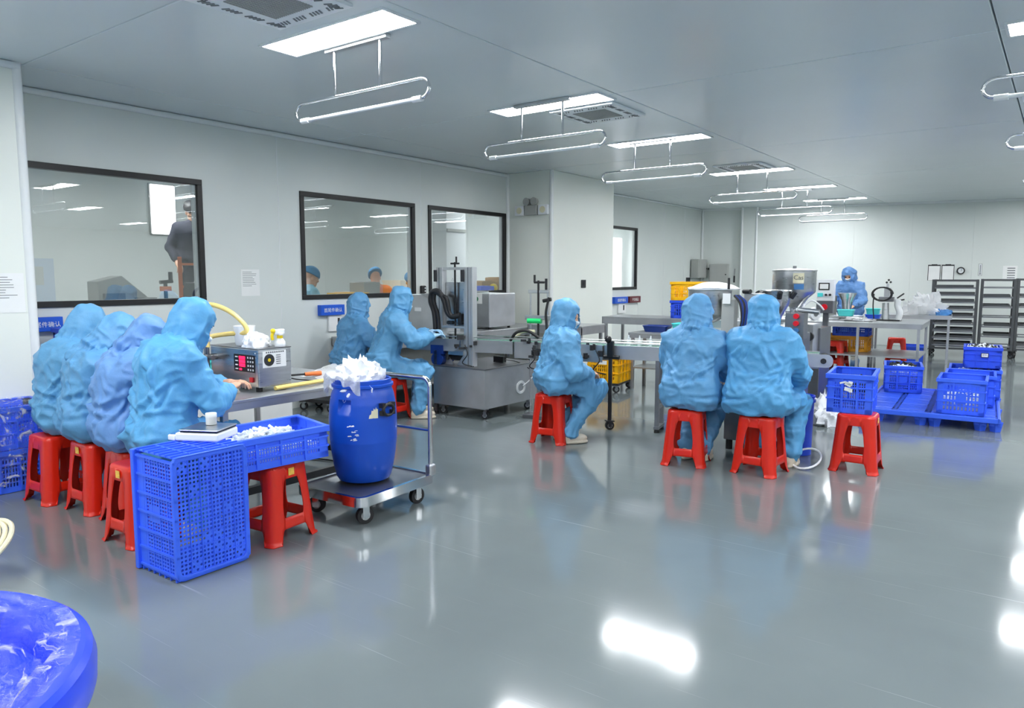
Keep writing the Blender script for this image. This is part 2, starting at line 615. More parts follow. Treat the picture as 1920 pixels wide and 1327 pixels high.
trim(MB().cyl((-6.37, 9.57, 0), (-6.37, 9.57, ZC), 0.03, n=12), 'rounded corner strip of the column')
trim(MB().cyl((WX + 0.03, 17.40, 0), (WX + 0.03, 17.40, ZC), 0.03, n=12), 'rounded cove in the far left corner')
for u in (0.955, 1.285):
    p = FM @ Vector((u, -0.16, 0))
    trim(MB().cyl(p, p + Vector((0, 0, ZC)), 0.025, n=12), 'white corner strip of the slim far column, %s side' % ('left' if u < 1 else 'right'))
trim(MB().span((0, -0.06, ZC - 0.05), (20, -0.03, ZC)).xform(FM), 'white cove between ceiling and far wall')

# the room behind the windows
struct(MB().span((-12.1, -2, 0), (-12.02, 18, ZC)).build('wall_behind', M['wall'], None, False), 'grey white wall of the room behind the windows')
struct(MB().span((-12.1, -2.08, 0), (WX - 0.06, -2, ZC)).build('wall_behind_near', M['wall'], None, False), 'near end wall of the room behind the windows')
struct(MB().span((-12.1, 18, 0), (WX - 0.06, 18.08, ZC)).build('wall_behind_far', M['wall'], None, False), 'far end wall of the room behind the windows')

# ------------------------------------------------------------------ ceiling lights
def light(x, y, label, group, mat='lamp'):
    t = thing('ceiling_light', label, 'light', (x, y, ZC), 0, group)
    f = MB()
    for s in (-1, 1):
        f.box((0, s * 0.155, -0.006), (1.24, 0.02, 0.012)).box((s * 0.61, 0, -0.006), (0.02, 0.29, 0.012))
    f.build('light_frame', M['white'], t, False)
    MB().box((0, 0, -0.004), (1.2, 0.29, 0.008)).build('diffuser', M[mat], t, False)
    return t
LY = [-4.2, -1.6, 0.9, 3.41, 5.97, 8.28, 11.52, 14.13, 16.7]
NTH = {3.41: 'bright flush ceiling panel nearest the viewer in the lit left row', 5.97: 'second bright ceiling panel from the viewer, beside the square vent',
       8.28: 'third bright ceiling panel of the left row, between two ceiling vents', 11.52: 'fourth bright ceiling panel, in front of the third square vent',
       14.13: 'fifth bright ceiling panel of the left row', 16.7: 'last bright ceiling panel of the left row, near the far wall'}
for x in (-4.0, 0.2, 4.4, 8.6):
    for y in LY:
        if x == -4.0 and y in NTH:
            light(x, y, NTH[y], 'ceiling panels of the left row')
        elif x == 0.2 and y == 5.97:
            light(x, y, 'bright ceiling panel cut off by the right edge of the picture', 'ceiling panels of the next row')
        else:
            light(x, y, 'bright flush ceiling panel outside the picture or seen only mirrored in the windows', 'ceiling panels out of view')
for y in (1.5, 5.0, 8.5, 13.0):
    light(-9.8, y, 'ceiling panel of the room behind the windows', 'ceiling panels behind the windows', 'lamp_behind')

# ------------------------------------------------------------------ hanging tube lamps on chrome loops
def hanging():
    t = thing('hanging_tube_lamp', 'tube lamp', 'lamp', (0, 0, ZC), 0, 'tube lamps hanging on chrome loops')
    MB().box((0, 0, -0.015), (0.62, 0.05, 0.03)).build('ceiling_rail', M['alu'], t, False, 0.004)
    for s in (-1, 1):
        MB().cyl((s * 0.23, 0, -0.03), (s * 0.23, 0, -0.335), 0.011, n=10).build('hanger_rod', M['chrome'], t)
    pts = []
    z1, z0, hx = -0.335, -0.46, 0.60
    r = (z1 - z0) / 2
    pts += [Vector((-hx + 1.2 * k / 8, 0, z1)) for k in range(9)]
    pts += [Vector((hx + r * 1.2 * math.sin(a), 0, (z1 + z0) / 2 + r * math.cos(a))) for a in [PI * k / 8 for k in range(1, 8)]]
    pts += [Vector((hx - 0.02, 0, z0))]
    MB().tube(pts, 0.011, 10).build('loop_pipe', M['chrome'], t)
    pts2 = [Vector((-hx, 0, z1))] + [Vector((-hx - r * 1.2 * math.sin(a), 0, (z1 + z0) / 2 + r * math.cos(a))) for a in [PI * k / 8 for k in range(1, 8)]] + [Vector((-hx + 0.02, 0, z0))]
    MB().tube(pts2, 0.011, 10).build('loop_pipe', M['chrome'], t)
    MB().cyl((-hx + 0.06, 0, z0), (hx - 0.06, 0, z0), 0.014, n=12).build('glass_tube', M['tube'], t)
    for s in (-1, 1):
        MB().cyl((s * (hx - 0.07), 0, z0), (s * (hx + 0.01), 0, z0), 0.02, n=12).build('end_cap', M['white'], t)
    return t
HL = ['tube lamp on chrome loop nearest the viewer, under the nearest ceiling panel', 'second tube lamp on chrome loop, left of the white column top',
      'third tube lamp on chrome loop, in front of the white column', 'fourth tube lamp on chrome loop, above the far left corner',
      'fifth tube lamp on chrome loop, before the slim far column', 'farthest tube lamp on chrome loop, before the far wall']
h0 = hanging()
for k, (x, y) in enumerate([(-4.02, 3.61), (-3.98, 5.81), (-4.02, 8.18), (-3.96, 11.49), (-4.17, 14.45), (-4.0, 16.57)]):
    if k == 0:
        h0.location = (x, y, ZC)
        h0['label'] = HL[0]
    else:
        dup(h0, (x, y, ZC), 0, HL[k])
dup(h0, (0.16, 5.81, ZC), 0, 'upper of two tube lamps cut off by the right edge')
dup(h0, (0.16, 8.2, ZC), 0, 'lower of two tube lamps cut off by the right edge')
for y in (0.9, 3.4, 11.5, 14.2):
    dup(h0, (0.16, y, ZC), 0, 'tube lamp on chrome loop outside the picture, mirrored in the windows')

# ------------------------------------------------------------------ square ceiling vents
def vent(x, y, label):
    t = thing('ceiling_vent', label, 'air vent', (x, y, ZC), 0, 'square cassette vents in the ceiling')
    MB().box((0, 0, -0.012), (0.70, 0.68, 0.024)).build('cover_panel', M['white'], t, False, 0.008)
    g = MB()
    for k in range(18):
        p = -0.17 + 0.34 * k / 17
        g.box((p, 0, -0.027), (0.009, 0.36, 0.006)).box((0, p, -0.026), (0.36, 0.005, 0.004))
    g.build('intake_grille', M['greybox'], t, False)
    for s in (-1, 1):
        a, b = MB(), MB()
        for k in range(4):
            for q in range(4):
                u = -0.235 + 0.155 * k + 0.028 * q - 0.02
                a.box((u, s * 0.265, -0.0255), (0.012, 0.05, 0.004), rz=0.5)
                b.box((s * 0.275, u, -0.0255), (0.05, 0.012, 0.004), rz=0.5)
        a.build('outlet_slots', M['greydark'], t, False)
        b.build('outlet_slots', M['greydark'], t, False)
    return t
vent(-3.83, 2.77, 'square ceiling vent cut off by the top edge, beside the nearest panel light')
vent(-3.80, 6.52, 'square ceiling vent behind the second panel light')
vent(-3.90, 10.95, 'square ceiling vent just before the fourth panel light')

# ------------------------------------------------------------------ emergency light on the column
t = thing('emergency_light', 'twin-head emergency light with two square speakers on the column', 'light', (-6.69, 9.56, 2.49))
MB().box((-0.02, -0.035, 0.07), (0.22, 0.07, 0.15)).build('battery_box', M['greybox'], t, False, 0.006)
for s in (-1, 1):
    MB().cyl((-0.02 + s * 0.07, -0.02, 0.2), (-0.02 + s * 0.07, -0.09, 0.2), 0.05, 0.06, 20).build('lamp_head', M['greybox'], t)
    sp = MB().box((-0.02 + s * 0.22, -0.03, 0.07), (0.17, 0.06, 0.15)).build('side_speaker', M['white'], t, False, 0.005)
    MB().cyl((-0.02 + s * 0.22, -0.06, 0.07), (-0.02 + s * 0.22, -0.065, 0.07), 0.05, n=20).build('speaker_grille', M['beige'], sp)

# ------------------------------------------------------------------ moulded plastic stools
def rrect(cx, cy, hw, hh, r, n=6):
    out = []
    for sx, sy, a0 in ((1, 1, 0), (-1, 1, 90), (-1, -1, 180), (1, -1, 270)):
        for k in range(n + 1):
            a = R(a0 + 90 * k / n)
            out.append((cx + sx * (hw - r) + r * math.cos(a), cy + sy * (hh - r) + r * math.sin(a)))
    return out

def inside(p, poly):
    x, y = p
    c = False
    j = len(poly) - 1
    for i in range(len(poly)):
        xi, yi = poly[i]
        xj, yj = poly[j]
        if (yi > y) != (yj > y) and x < (xj - xi) * (y - yi) / (yj - yi) + xi:
            c = not c
        j = i
    return c

def stool_meshes():
    SZ = 0.46
    def half(z):
        s = 0.178 + (0.138 - 0.178) * (z / SZ) ** 0.9
        return s + (0.009 if z < 0.012 else 0)
    rc = 0.05
    def surf(t, z, side):
        s = half(z)
        T = s - rc + rc * PI / 4
        w = t * T
        if abs(w) <= s - rc:
            x, y = w, s
        else:
            a = (abs(w) - (s - rc)) / rc
            x, y = (s - rc + rc * math.sin(a)) * (1 if w > 0 else -1), s - rc + rc * math.cos(a)
        # raised lips round the legs give the moulded look
        ca, sa = math.cos(side * PI / 2), math.sin(side * PI / 2)
        return (x * ca - y * sa, x * sa + y * ca, z)
    ZT = SZ - 0.016
    up = rrect(0, 0.262, 0.50, 0.112, 0.075)
    up = [(x * (1.04 - 0.25 * max(0, (y - 0.262)) / 0.112), y) for x, y in up]
    lowp = [(-0.66, -0.01), (-0.60, 0.05)] + [(-0.58 + 0.10 * (1 - math.cos(R(a))), 0.05 + 0.036 * math.sin(R(a))) for a in (15, 40, 65, 90)] \
        + [(0.58 - 0.10 * (1 - math.cos(R(a))), 0.05 + 0.036 * math.sin(R(a))) for a in (90, 65, 40, 15)] + [(0.60, 0.05), (0.66, -0.01)]
    pts, edg = [], []
    def loop(poly, closed=True):
        k = len(pts)
        pts.extend(Vector(p) for p in poly)
        n = len(poly)
        edg.extend((k + i, k + (i + 1) % n) for i in range(n if closed else n - 1))
    loop([(-1, 0), (-0.64, 0), (0.64, 0), (1, 0), (1, ZT), (-1, ZT)])
    loop(up)
    loop(lowp, False)
    for z in (0.006, 0.013, 0.03, 0.06, 0.1, 0.13, 0.16, 0.2, 0.25, 0.3, 0.34, 0.38, 0.41, 0.435, ZT):
        for t in [-1, -0.94, -0.88, -0.82, -0.74, -0.65, -0.55, -0.4, -0.2, 0, 0.2, 0.4, 0.55, 0.65, 0.74, 0.82, 0.88, 0.94, 1]:
            pts.append(Vector((t, z)))
    V, E_, F, *_ = delaunay_2d_cdt(pts, edg, [], 0, 1e-4)
    groups = {}
    def put(name, tri):
        groups.setdefault(name, MB())
        groups[name].add(tri, [tuple(range(len(tri)))])
    for side in range(4):
        for f in F:
            c = sum((V[i] for i in f), Vector((0, 0))) / len(f)
            if inside(c, up) or inside(c, lowp) or c.y < 0 or c.y > ZT:
                continue
            if c.y > 0.374:
                nm = 'seat'
            elif abs(c.x) > 0.545:
                nm = 'leg%d' % ((side + (1 if c.x < 0 else 0)) % 4)
            else:
                nm = 'bar%d' % side
            put(nm, [surf(V[i].x, V[i].y, side) for i in f])
    # seat top with a rounded shoulder
    ring = []
    prof = [(0, ZT), (0.004, SZ - 0.007), (0.012, SZ - 0.001), (0.022, SZ), (0.05, SZ), (0.1, SZ - 0.001)]
    seat = groups['seat']
    rows = []
    for d, z in prof:
        row = []
        for side in range(4):
            for t in [-1, -0.88, -0.74, -0.4, 0, 0.4, 0.74, 0.88]:
                p = Vector(surf(-t, ZT, side))
                l = math.hypot(p.x, p.y)
                q = p * (1 - d / max(half(ZT), 1e-3))
                row.append((q.x, q.y, z))
        rows.append(row)
    n = len(rows[0])
    vs = [p for r in rows for p in r] + [(0, 0, SZ - 0.002)]
    fs = [(k * n + i, k * n + (i + 1) % n, (k + 1) * n + (i + 1) % n, (k + 1) * n + i) for k in range(len(rows) - 1) for i in range(n)]
    fs += [((len(rows) - 1) * n + i, (len(rows) - 1) * n + (i + 1) % n, len(vs) - 1) for i in range(n)]
    seat.add(vs, fs)
    import bmesh
    allm = MB()
    for g in groups.values():
        allm.add(g.v, g.f)
    me = allm.mesh('stool_shell', M['red'], False)
    bm = bmesh.new()
    bm.from_mesh(me)
    bmesh.ops.remove_doubles(bm, verts=bm.verts, dist=0.0006)
    bmesh.ops.recalc_face_normals(bm, faces=bm.faces)
    bm.to_mesh(me)
    bm.free()
    o = bpy.data.objects.new('stool_shell', me)
    COL.objects.link(o)
    sm = o.modifiers.new('thickness', 'SOLIDIFY')
    sm.thickness = 0.006
    sm.offset = -1 if me.polygons[0].normal.dot(me.polygons[0].center) > 0 else 1
    full = bpy.data.meshes.new_from_object(o.evaluated_get(bpy.context.evaluated_depsgraph_get()))
    bpy.data.objects.remove(o, do_unlink=True)
    co = np.array([v.co for v in full.vertices])
    no = np.array([v.normal for v in full.vertices])
    split = {}
    for p in full.polygons:
        c = p.center
        h = half(max(c.z, 0))
        if c.z > 0.3665 or (c.z > 0.2 and min(abs(c.x), abs(c.y)) <= 0.40 * h):
            k = 'seat'
        elif min(abs(c.x), abs(c.y)) > 0.40 * h:
            k = 'leg%d' % ((c.x > 0) * 2 + (c.y > 0))
        else:
            k = 'bar%d' % (0 if abs(c.x) > abs(c.y) and c.x > 0 else 1 if abs(c.x) > abs(c.y) else 2 if c.y > 0 else 3)
        split.setdefault(k, []).append(list(p.vertices))
    out = {}
    for k, fs in split.items():
        used = sorted({i for f in fs for i in f})
        mp = {i: n_ for n_, i in enumerate(used)}
        me = bpy.data.meshes.new(k)
        me.from_pydata([tuple(co[i]) for i in used], [], [[mp[i] for i in f] for f in fs])
        me.update()
        me.polygons.foreach_set('use_smooth', [True] * len(me.polygons))
        me.normals_split_custom_set_from_vertices([tuple(no[i]) for i in used])
        me.materials.append(M['red'])
        out[k] = me
    return out
STM = stool_meshes()
STOOLS = []
def stool(x, y, rz, label, group, sticker=None, z=0.0):
    t = thing('plastic_stool', label, 'stool', (x, y, z), rz, group)
    for k in ['seat'] + ['leg%d' % i for i in range(4)] + ['bar%d' % i for i in range(4)]:
        link({'s': 'seat', 'l': 'leg', 'b': 'stretcher'}[k[0]], STM[k], t)
    if sticker is not None:
        a = sticker * PI / 2
        m = MB().box((0, 0.1475, 0.412), (0.042, 0.003, 0.042))
        m.xform(Matrix.Rotation(a, 4, 'Z') @ Matrix.Rotation(R(0), 4, 'X'))
        s = m.build('sticker', M['sticker'], t, False)
        s['label'] = 'gold square sticker'
    return t
GR = 'red moulded stools in the row of four workers'
stool(-5.59, 2.19, R(3), 'leftmost red plastic stool, under the first worker of the row', GR)
stool(-5.14, 2.27, R(2), 'second red plastic stool of the row, gold sticker on its side', GR, 2)
stool(-4.72, 2.30, R(0), 'third red plastic stool of the row, mostly hidden by the fourth', GR)
stool(-4.32, 2.14, R(2), 'fourth red plastic stool of the row, beside the upended blue crate', GR, 2)
stool(-3.72, 2.62, R(6), 'red plastic stool carrying the shallow blue crate beside the drum trolley', 'red moulded stools carrying crates', 3)
stool(-6.52, 5.72, R(10), 'red plastic stool under the shorter worker at the wall bench', 'red moulded stools at the wall bench')
stool(-5.86, 5.64, R(4), 'red plastic stool under the taller worker reaching over the conveyor', 'red moulded stools at the wall bench')
stool(-3.80, 5.76, R(8), 'red plastic stool standing alone in mid floor under a masked worker', 'red moulded stools along the conveyor')
stool(-2.46, 5.74, R(14), 'red plastic stool under the left of two workers seen from behind', 'red moulded stools along the conveyor')
stool(-1.87, 5.82, R(-4), 'red plastic stool under the right of two workers seen from behind', 'red moulded stools along the conveyor')
stool(-1.27, 6.36, R(2), 'red plastic stool carrying the tall blue crate, gold sticker on its edge', 'red moulded stools carrying crates', 3)
stool(-3.05, 13.3, R(-8), 'red plastic stool far back, in front of the long steel table', 'red moulded stools at the long table')
stool(-2.35, 14.6, R(10), 'red plastic stool far back, seen under the long steel table', 'red moulded stools at the long table')

# ------------------------------------------------------------------ crates
def lattice(m, o, u, v, n, w, h, nu, nv, bar, th):
    """crossing bars filling w x h on axes u, v; n is the outward normal"""
    o, u, v, n = Vector(o), Vector(u), Vector(v), Vector(n)
    rot = Matrix((u, n, v)).transposed()
    for i in range(nu + 1):
        m.box(o + u * (w * i / nu) + v * (h / 2), (bar, th, h), rot=rot)
    for j in range(nv + 1):
        m.box(o + u * (w / 2) + v * (h * j / nv), (w, th * 0.9, bar), rot=rot)

def crate(name, label, L, W, H, mat, loc, rz, group=None, pitch=0.018, ribs=4, plate=True, solid=(), taper=0.0, bottom=True):
    """open crate: L along local x, W along local y. solid: side numbers without openings"""
    t = thing(name, label, 'crate', loc, rz, group)
    hl, hw, th = L / 2, W / 2, 0.007
    if bottom:
        b = MB()
        b.box((0, 0, 0.006), (L - 0.02, W - 0.02, 0.008))
        for k in range(5):
            b.box((-hl + L * (k + 0.5) / 5, 0, 0.003), (0.02, W - 0.03, 0.008))
        b.build('bottom', M[mat], t, False)
    sides = [((-hl, -hw), (1, 0), (0, -1), L), ((hl, -hw), (0, 1), (1, 0), W), ((hl, hw), (-1, 0), (0, 1), L), ((-hl, hw), (0, -1), (-1, 0), W)]
    for k, (o, u, n, w) in enumerate(sides):
        m = MB()
        U, N = Vector((u[0], u[1], 0)), Vector((n[0], n[1], 0))
        O = Vector((o[0], o[1], 0)) - N * th / 2
        rot = Matrix((U, N, Vector((0, 0, 1)))).transposed()
        def bx(cu, cz, su, sz, sn=th, dn=0.0):
            m.box(O + U * cu + N * dn + Vector((0, 0, cz)), (su, sn, sz), rot=rot)
        e = 0.05 if w > 0.3 else 0.035
        bx(w / 2, H - 0.035, w, 0.05)
        bx(w / 2, 0.018, w, 0.036)
        bx(e / 2, H / 2, e, H)
        bx(w - e / 2, H / 2, e, H)
        nr = max(2, int(round(w / 0.13)))
        for i in range(1, nr):
            bx(w * i / nr, H / 2, 0.012, H - 0.02, th + 0.014, 0.004)
        for zf in (0.36, 0.66):
            bx(w / 2, H * zf, w, 0.01, th + 0.012, 0.003)
        if k in solid:
            bx(w / 2, H / 2, w - 0.02, H - 0.04, th * 0.8)
        else:
            lattice(m, O + U * e + Vector((0, 0, 0.036)), U, Vector((0, 0, 1)), N, w - 2 * e, H - 0.096, max(4, int((w - 2 * e) / pitch)), max(3, int((H - 0.096) / (pitch * 1.5))), pitch * 0.45, th * 0.7)
            if plate and w < 0.75:
                bx(w / 2, H * 0.45, w * 0.22, H * 0.3, th * 0.85)
        m.build('side_panel', M[mat], t, False)
    r = MB()
    for s in (-1, 1):
        r.box((0, s * hw, H - 0.006), (L + 0.03, 0.026, 0.012)).box((s * hl, 0, H - 0.006), (0.026, W + 0.0, 0.012))
        r.box((0, s * (hw + 0.010), H - 0.022), (L + 0.03, 0.006, 0.03)).box((s * (hl + 0.010), 0, H - 0.022), (0.006, W + 0.02, 0.03))
    r.build('rim', M[mat], t, False, 0.003)
    return t

def pile(name, label, L, W, z, hgt, loc, rz, mat='parts', n=240, size=0.02, seed=0, kind='tube'):
    """a heap of small pieces nobody would count"""
    rnd = random.Random(seed)
    m = MB()
    for i in range(n):
        x, y = rnd.uniform(-0.46, 0.46) * L, rnd.uniform(-0.46, 0.46) * W
        d = 1 - max(abs(x) / (L / 2), abs(y) / (W / 2)) ** 2
        c = Vector((x, y, z + hgt * d * rnd.uniform(0.2, 1.0)))
        a = Vector((rnd.uniform(-1, 1), rnd.uniform(-1, 1), rnd.uniform(-0.6, 0.6))).normalized() * size * rnd.uniform(0.7, 1.4)
        m.cyl(c - a, c + a, size * rnd.uniform(0.3, 0.55), size * 0.3, n=6)
    m.box((0, 0, z - 0.03), (L * 0.94, W * 0.94, 0.06))
    o = m.build(name, M[mat], None, True, loc=loc)
    o.rotation_euler = (0, 0, rz)
    return stuff(o, label)

# blue crate upended on its short side, its floor turned to the viewer
t = thing('upended_crate', 'blue plastic crate stood on end at the front, perforated floor facing the aisle', 'crate', (-3.5, 2.09, 0.005), R(1))
CW, CH, CD = 0.43, 0.645, 0.37      # width along y, height along z, depth along -x
fr = MB()
outer = rrect(0, CH / 2, CW / 2, CH / 2, 0.045, 6)
inner = rrect(0, CH / 2, CW / 2 - 0.026, CH / 2 - 0.026, 0.03, 6)
n = len(outer)
for x0, x1 in ((-0.022, 0.0),):
    vs = [(x1, p[0], p[1]) for p in outer] + [(x1, p[0], p[1]) for p in inner] + [(x0, p[0], p[1]) for p in outer] + [(x0, p[0], p[1]) for p in inner]
    fs = []
    for i in range(n):
        j = (i + 1) % n
        fs += [(i, j, n + j, n + i), (2 * n + i, 3 * n + i, 3 * n + j, 2 * n + j), (i, 2 * n + i, 2 * n + j, j), (n + i, n + j, 3 * n + j, 3 * n + i)]
    fr.add(vs, fs)
fr.build('floor_rim', M['blue'], t, True, 0.004)
pb = MB()
NC, NR = 6, 9
cw, ch = (CW - 0.05) / NC, (CH - 0.05) / NR
closed = {(5, 0), (3, 1), (4, 1), (5, 1), (1, 0), (2, 8), (3, 6), (4, 4), (2, 2), (3, 2), (0, 8), (1, 6)}
oct_ = [(math.cos(PI / 4 * k), math.sin(PI / 4 * k)) for k in range(8)]
sq = [(1, 0), (1, 1), (0, 1), (-1, 1), (-1, 0), (-1, -1), (0, -1), (1, -1)]
for i in range(NC):
    for j in range(NR):
        y0, z0 = -CW / 2 + 0.025 + i * cw, 0.025 + j * ch
        for a in range(3):
            for b in range(3):
                cy, cz = y0 + cw * (a + 0.5) / 3, z0 + ch * (b + 0.5) / 3
                hy, hz, r = cw / 6, ch / 6, 0.0070
                if (i, j) in closed and (a + b) % 2 == 0:
                    r = 0.0018
                vs = [(-0.008, cy + q[0] * hy, cz + q[1] * hz) for q in sq] + [(-0.008, cy + q[0] * r, cz + q[1] * r) for q in oct_] + [(-0.013, cy + q[0] * r, cz + q[1] * r) for q in oct_]
                fs = []
                for k in range(8):
                    l = (k + 1) % 8
                    fs += [(k, l, 8 + l, 8 + k), (8 + k, 8 + l, 16 + l, 16 + k)]
                pb.add(vs, fs)
stuff(pb.build('perforated_floor', M['blue'], t, False))
rb = MB()
for i in range(NC + 1):
    rb.box((-0.006, -CW / 2 + 0.025 + i * cw, CH / 2), (0.006, 0.005, CH - 0.05))
for j in range(NR + 1):
    rb.box((-0.006, 0, 0.025 + j * ch), (0.006, CW - 0.05, 0.005))
rb.build('floor_ribs', M['blue'], t, False)
def upended_side(y, nrm, w, horiz):
    m = MB()
    if horiz:      # top and bottom faces, in the x-y plane
        m.box((-CD / 2, 0, y), (CD, CW - 0.03, 0.006))
        for k in range(7):
            m.box((-CD * (k + 0.5) / 7, 0, y + nrm * 0.006), (0.01, CW - 0.02, 0.014))
        for k in range(3):
            m.box((-CD / 2, -CW / 4 + CW / 4 * k, y + nrm * 0.005), (CD - 0.02, 0.01, 0.012))
    else:
        for k in range(6):
            m.box((-CD * k / 5 - 0.004 + (0.0 if k else -0.01), y, CH / 2), (0.014 if k in (0, 5) else 0.01, 0.010, CH - 0.05))
        for k in range(7):
            m.box((-CD / 2, y + nrm * 0.003, 0.03 + (CH - 0.06) * k / 6), (CD, 0.016, 0.012))
        m.box((-CD + 0.045, y, CH / 2), (0.09, 0.008, CH - 0.05))
        lattice(m, (-CD + 0.09, y, 0.03), (1, 0, 0), (0, 0, 1), (0, nrm, 0), CD - 0.1, CH - 0.06, 11, 30, 0.0085, 0.006)
        m.box((-CD * 0.55, y, CH * 0.5), (CD * 0.24, 0.008, CH * 0.14))
    m.build('side_panel', M['blue'], t, False)
upended_side(-CW / 2 + 0.014, -1, CD, False)
upended_side(CW / 2 - 0.014, 1, CD, False)
upended_side(CH - 0.006, 1, CW, True)
upended_side(0.01, -1, CW, True)
mo = MB()
for s in (-1, 1):
    mo.box((-CD, s * (CW / 2 - 0.005), CH / 2), (0.03, 0.03, CH))
mo.box((-CD, 0, 0.014), (0.03, CW, 0.03)).box((-CD, 0, CH - 0.014), (0.03, CW, 0.03))
mo.build('rim', M['blue'], t, False, 0.005)

# kitchen-type scale on top of it, with a white jar
t = thing('bench_scale', 'white and grey bench scale lying on the upended blue crate', 'scale', (-3.78, 2.24, 0.652), R(-62))
MB().box((0, 0, 0.027), (0.22, 0.25, 0.046)).build('scale_body', M['white'], t, False, 0.01)
MB().prism([(-0.11, -0.125), (0.11, -0.125), (0.09, -0.18), (-0.09, -0.18)], 0.004, 0.034).build('front_console', M['white'], t, False, 0.006)
MB().box((0.03, -0.153, 0.036), (0.10, 0.034, 0.004)).build('display_window', M['labelblue'], t, False)
k = MB()
for i in range(3):
    k.box((-0.065 + 0.025 * i, -0.153, 0.036), (0.016, 0.02, 0.004))
k.build('keypad', M['black'], t, False)
MB().box((0, 0.01, 0.055), (0.2, 0.215, 0.008)).build('pan_support', M['black'], t, False)
MB().box((0, 0.01, 0.064), (0.215, 0.225, 0.008)).build('weighing_pan', M['steel'], t, False, 0.004)
t = thing('white_jar', 'small plain white jar standing on the bench scale pan', 'jar', (-3.80, 2.28, 0.722))
MB().lathe([(0, 0), (0.028, 0), (0.029, 0.003), (0.029, 0.042), (0.0, 0.042)], 24).build('jar_body', M['white'], t)
MB().lathe([(0.0305, 0.04), (0.0305, 0.062), (0.029, 0.064), (0, 0.064)], 24).build('jar_lid', M['white'], t)

# shallow crate on the stool beside the drum, tilted a little, full of white pieces
BR = Matrix.Identity(4)
cr = crate('shallow_crate', 'shallow blue crate of white plastic pieces lying on a red stool', 0.57, 0.42, 0.19, 'blue', (-3.74, 2.60, 0.468), R(76), None, 0.015, plate=False)
cr.rotation_euler = (R(0), R(-2.5), R(76))
p = pile('plastic_pieces', 'heap of loose white plastic pieces in the shallow crate', 0.5, 0.36, 0.08, 0.10, (-3.74, 2.60, 0.475), R(76), n=330, size=0.024, seed=2)

GP = 'blue crates on the floor pallet'
crate('tall_crate', 'blue crate on a red stool at right, torn white label on its front', 0.33, 0.56, 0.31, 'blue', (-1.36, 6.55, 0.462), R(7), 'blue crates along the right side', 0.016, plate=False)
m = MB()
rnd = random.Random(5)
for k in range(9):
    m.box((-0.03 + rnd.uniform(-0.03, 0.04), -0.293, 0.245 - rnd.uniform(0, 0.07)), (rnd.uniform(0.015, 0.05), 0.002, rnd.uniform(0.01, 0.03)), rot=Matrix.Rotation(rnd.uniform(-0.5, 0.5), 3, 'Y'))
o = m.build('torn_label', M['paper'], [c for c in bpy.data.objects if c.name.startswith('tall_crate')][0], False)
pile('dark_pieces', 'few dark and white pieces lying in the tall blue crate', 0.2, 0.35, 0.2, 0.06, (-1.36, 6.6, 0.462), R(7), 'dark', 30, 0.03, 9)

# pallet
t = thing('plastic_pallet', 'blue plastic pallet on the floor under the blue crates', 'pallet', (-1.13, 9.55, 0), R(4))
for i in range(5):
    for j in range(4):
        g = MB()
        w, l = 1.24 / 4, 1.9 / 5
        cx, cy = -0.62 + w * (j + 0.5), -0.95 + l * (i + 0.5)
        g.box((cx, cy, 0.128), (w - 0.02, 0.03, 0.024))
        for q in range(6):
            g.box((cx, cy - l / 2 + l * (q + 0.5) / 6, 0.132), (w - 0.004, l / 6 * 0.55, 0.016))
        g.box((cx - w / 2 + 0.015, cy, 0.128), (0.03, l, 0.024)).box((cx + w / 2 - 0.015, cy, 0.128), (0.03, l, 0.024))
        g.build('deck_section', M['blue'], t, False)
e = MB()
for s in (-1, 1):
    e.box((s * 0.62, 0, 0.12), (0.03, 1.93, 0.05)).box((0, s * 0.95, 0.12), (1.26, 0.03, 0.05))
e.build('deck_edge', M['blue'], t, False, 0.006)
for i in range(3):
    for j in range(3):
        for s in (-1, 1):
            x, y = -0.53 + 0.53 * i + 0.065 * s, -0.86 + 0.86 * j
            f = MB()
            f.prism([(x - 0.05, y - 0.05), (x + 0.05, y - 0.05), (x + 0.05, y + 0.05), (x - 0.05, y + 0.05)], 0.06, 0.1)
            f.cyl((x, y, 0.1), (x, y, 0.0), 0.065, 0.045, 4, True)
            f.build('foot', M['blue'], t, False)
crate('plastic_crate', 'blue crate of white bottles at the left of the floor pallet', 0.40, 0.60, 0.32, 'blue', (-1.56, 10.25, 0.145), R(10), GP, 0.018)
pile('white_caps', 'white plastic caps filling the left crate on the pallet', 0.34, 0.52, 0.24, 0.07, (-1.56, 10.22, 0.145), R(10), n=200, size=0.022, seed=3)
pile('dark_caps', 'dark plastic caps at the back of the left crate on the pallet', 0.3, 0.2, 0.27, 0.05, (-1.60, 10.43, 0.145), R(10), 'dark', 70, 0.022, 4)
crate('plastic_crate', 'empty blue crate nearest the viewer on the pallet, slotted end with a centre plate', 0.42, 0.56, 0.36, 'blue', (-0.80, 8.97, 0.145), R(3), GP, 0.030)
pile('white_pieces', 'white pieces low down in the nearest crate on the pallet', 0.36, 0.5, 0.10, 0.12, (-0.80, 8.97, 0.145), R(3), n=150, size=0.024, seed=16)
crate('plastic_crate', 'blue crate in the middle of the right row on the pallet', 0.46, 0.56, 0.34, 'blue', (-0.79, 9.60, 0.145), R(4), GP, 0.020)
crate('plastic_crate', 'blue crate of white bottles under the solid blue tote on the pallet', 0.50, 0.60, 0.34, 'blue', (-0.80, 10.22, 0.145), R(5), GP, 0.020)
pile('white_bottles', 'small white bottles filling the rear right crate on the pallet', 0.42, 0.5, 0.27, 0.05, (-0.80, 10.2, 0.145), R(5), n=170, size=0.022, seed=6)
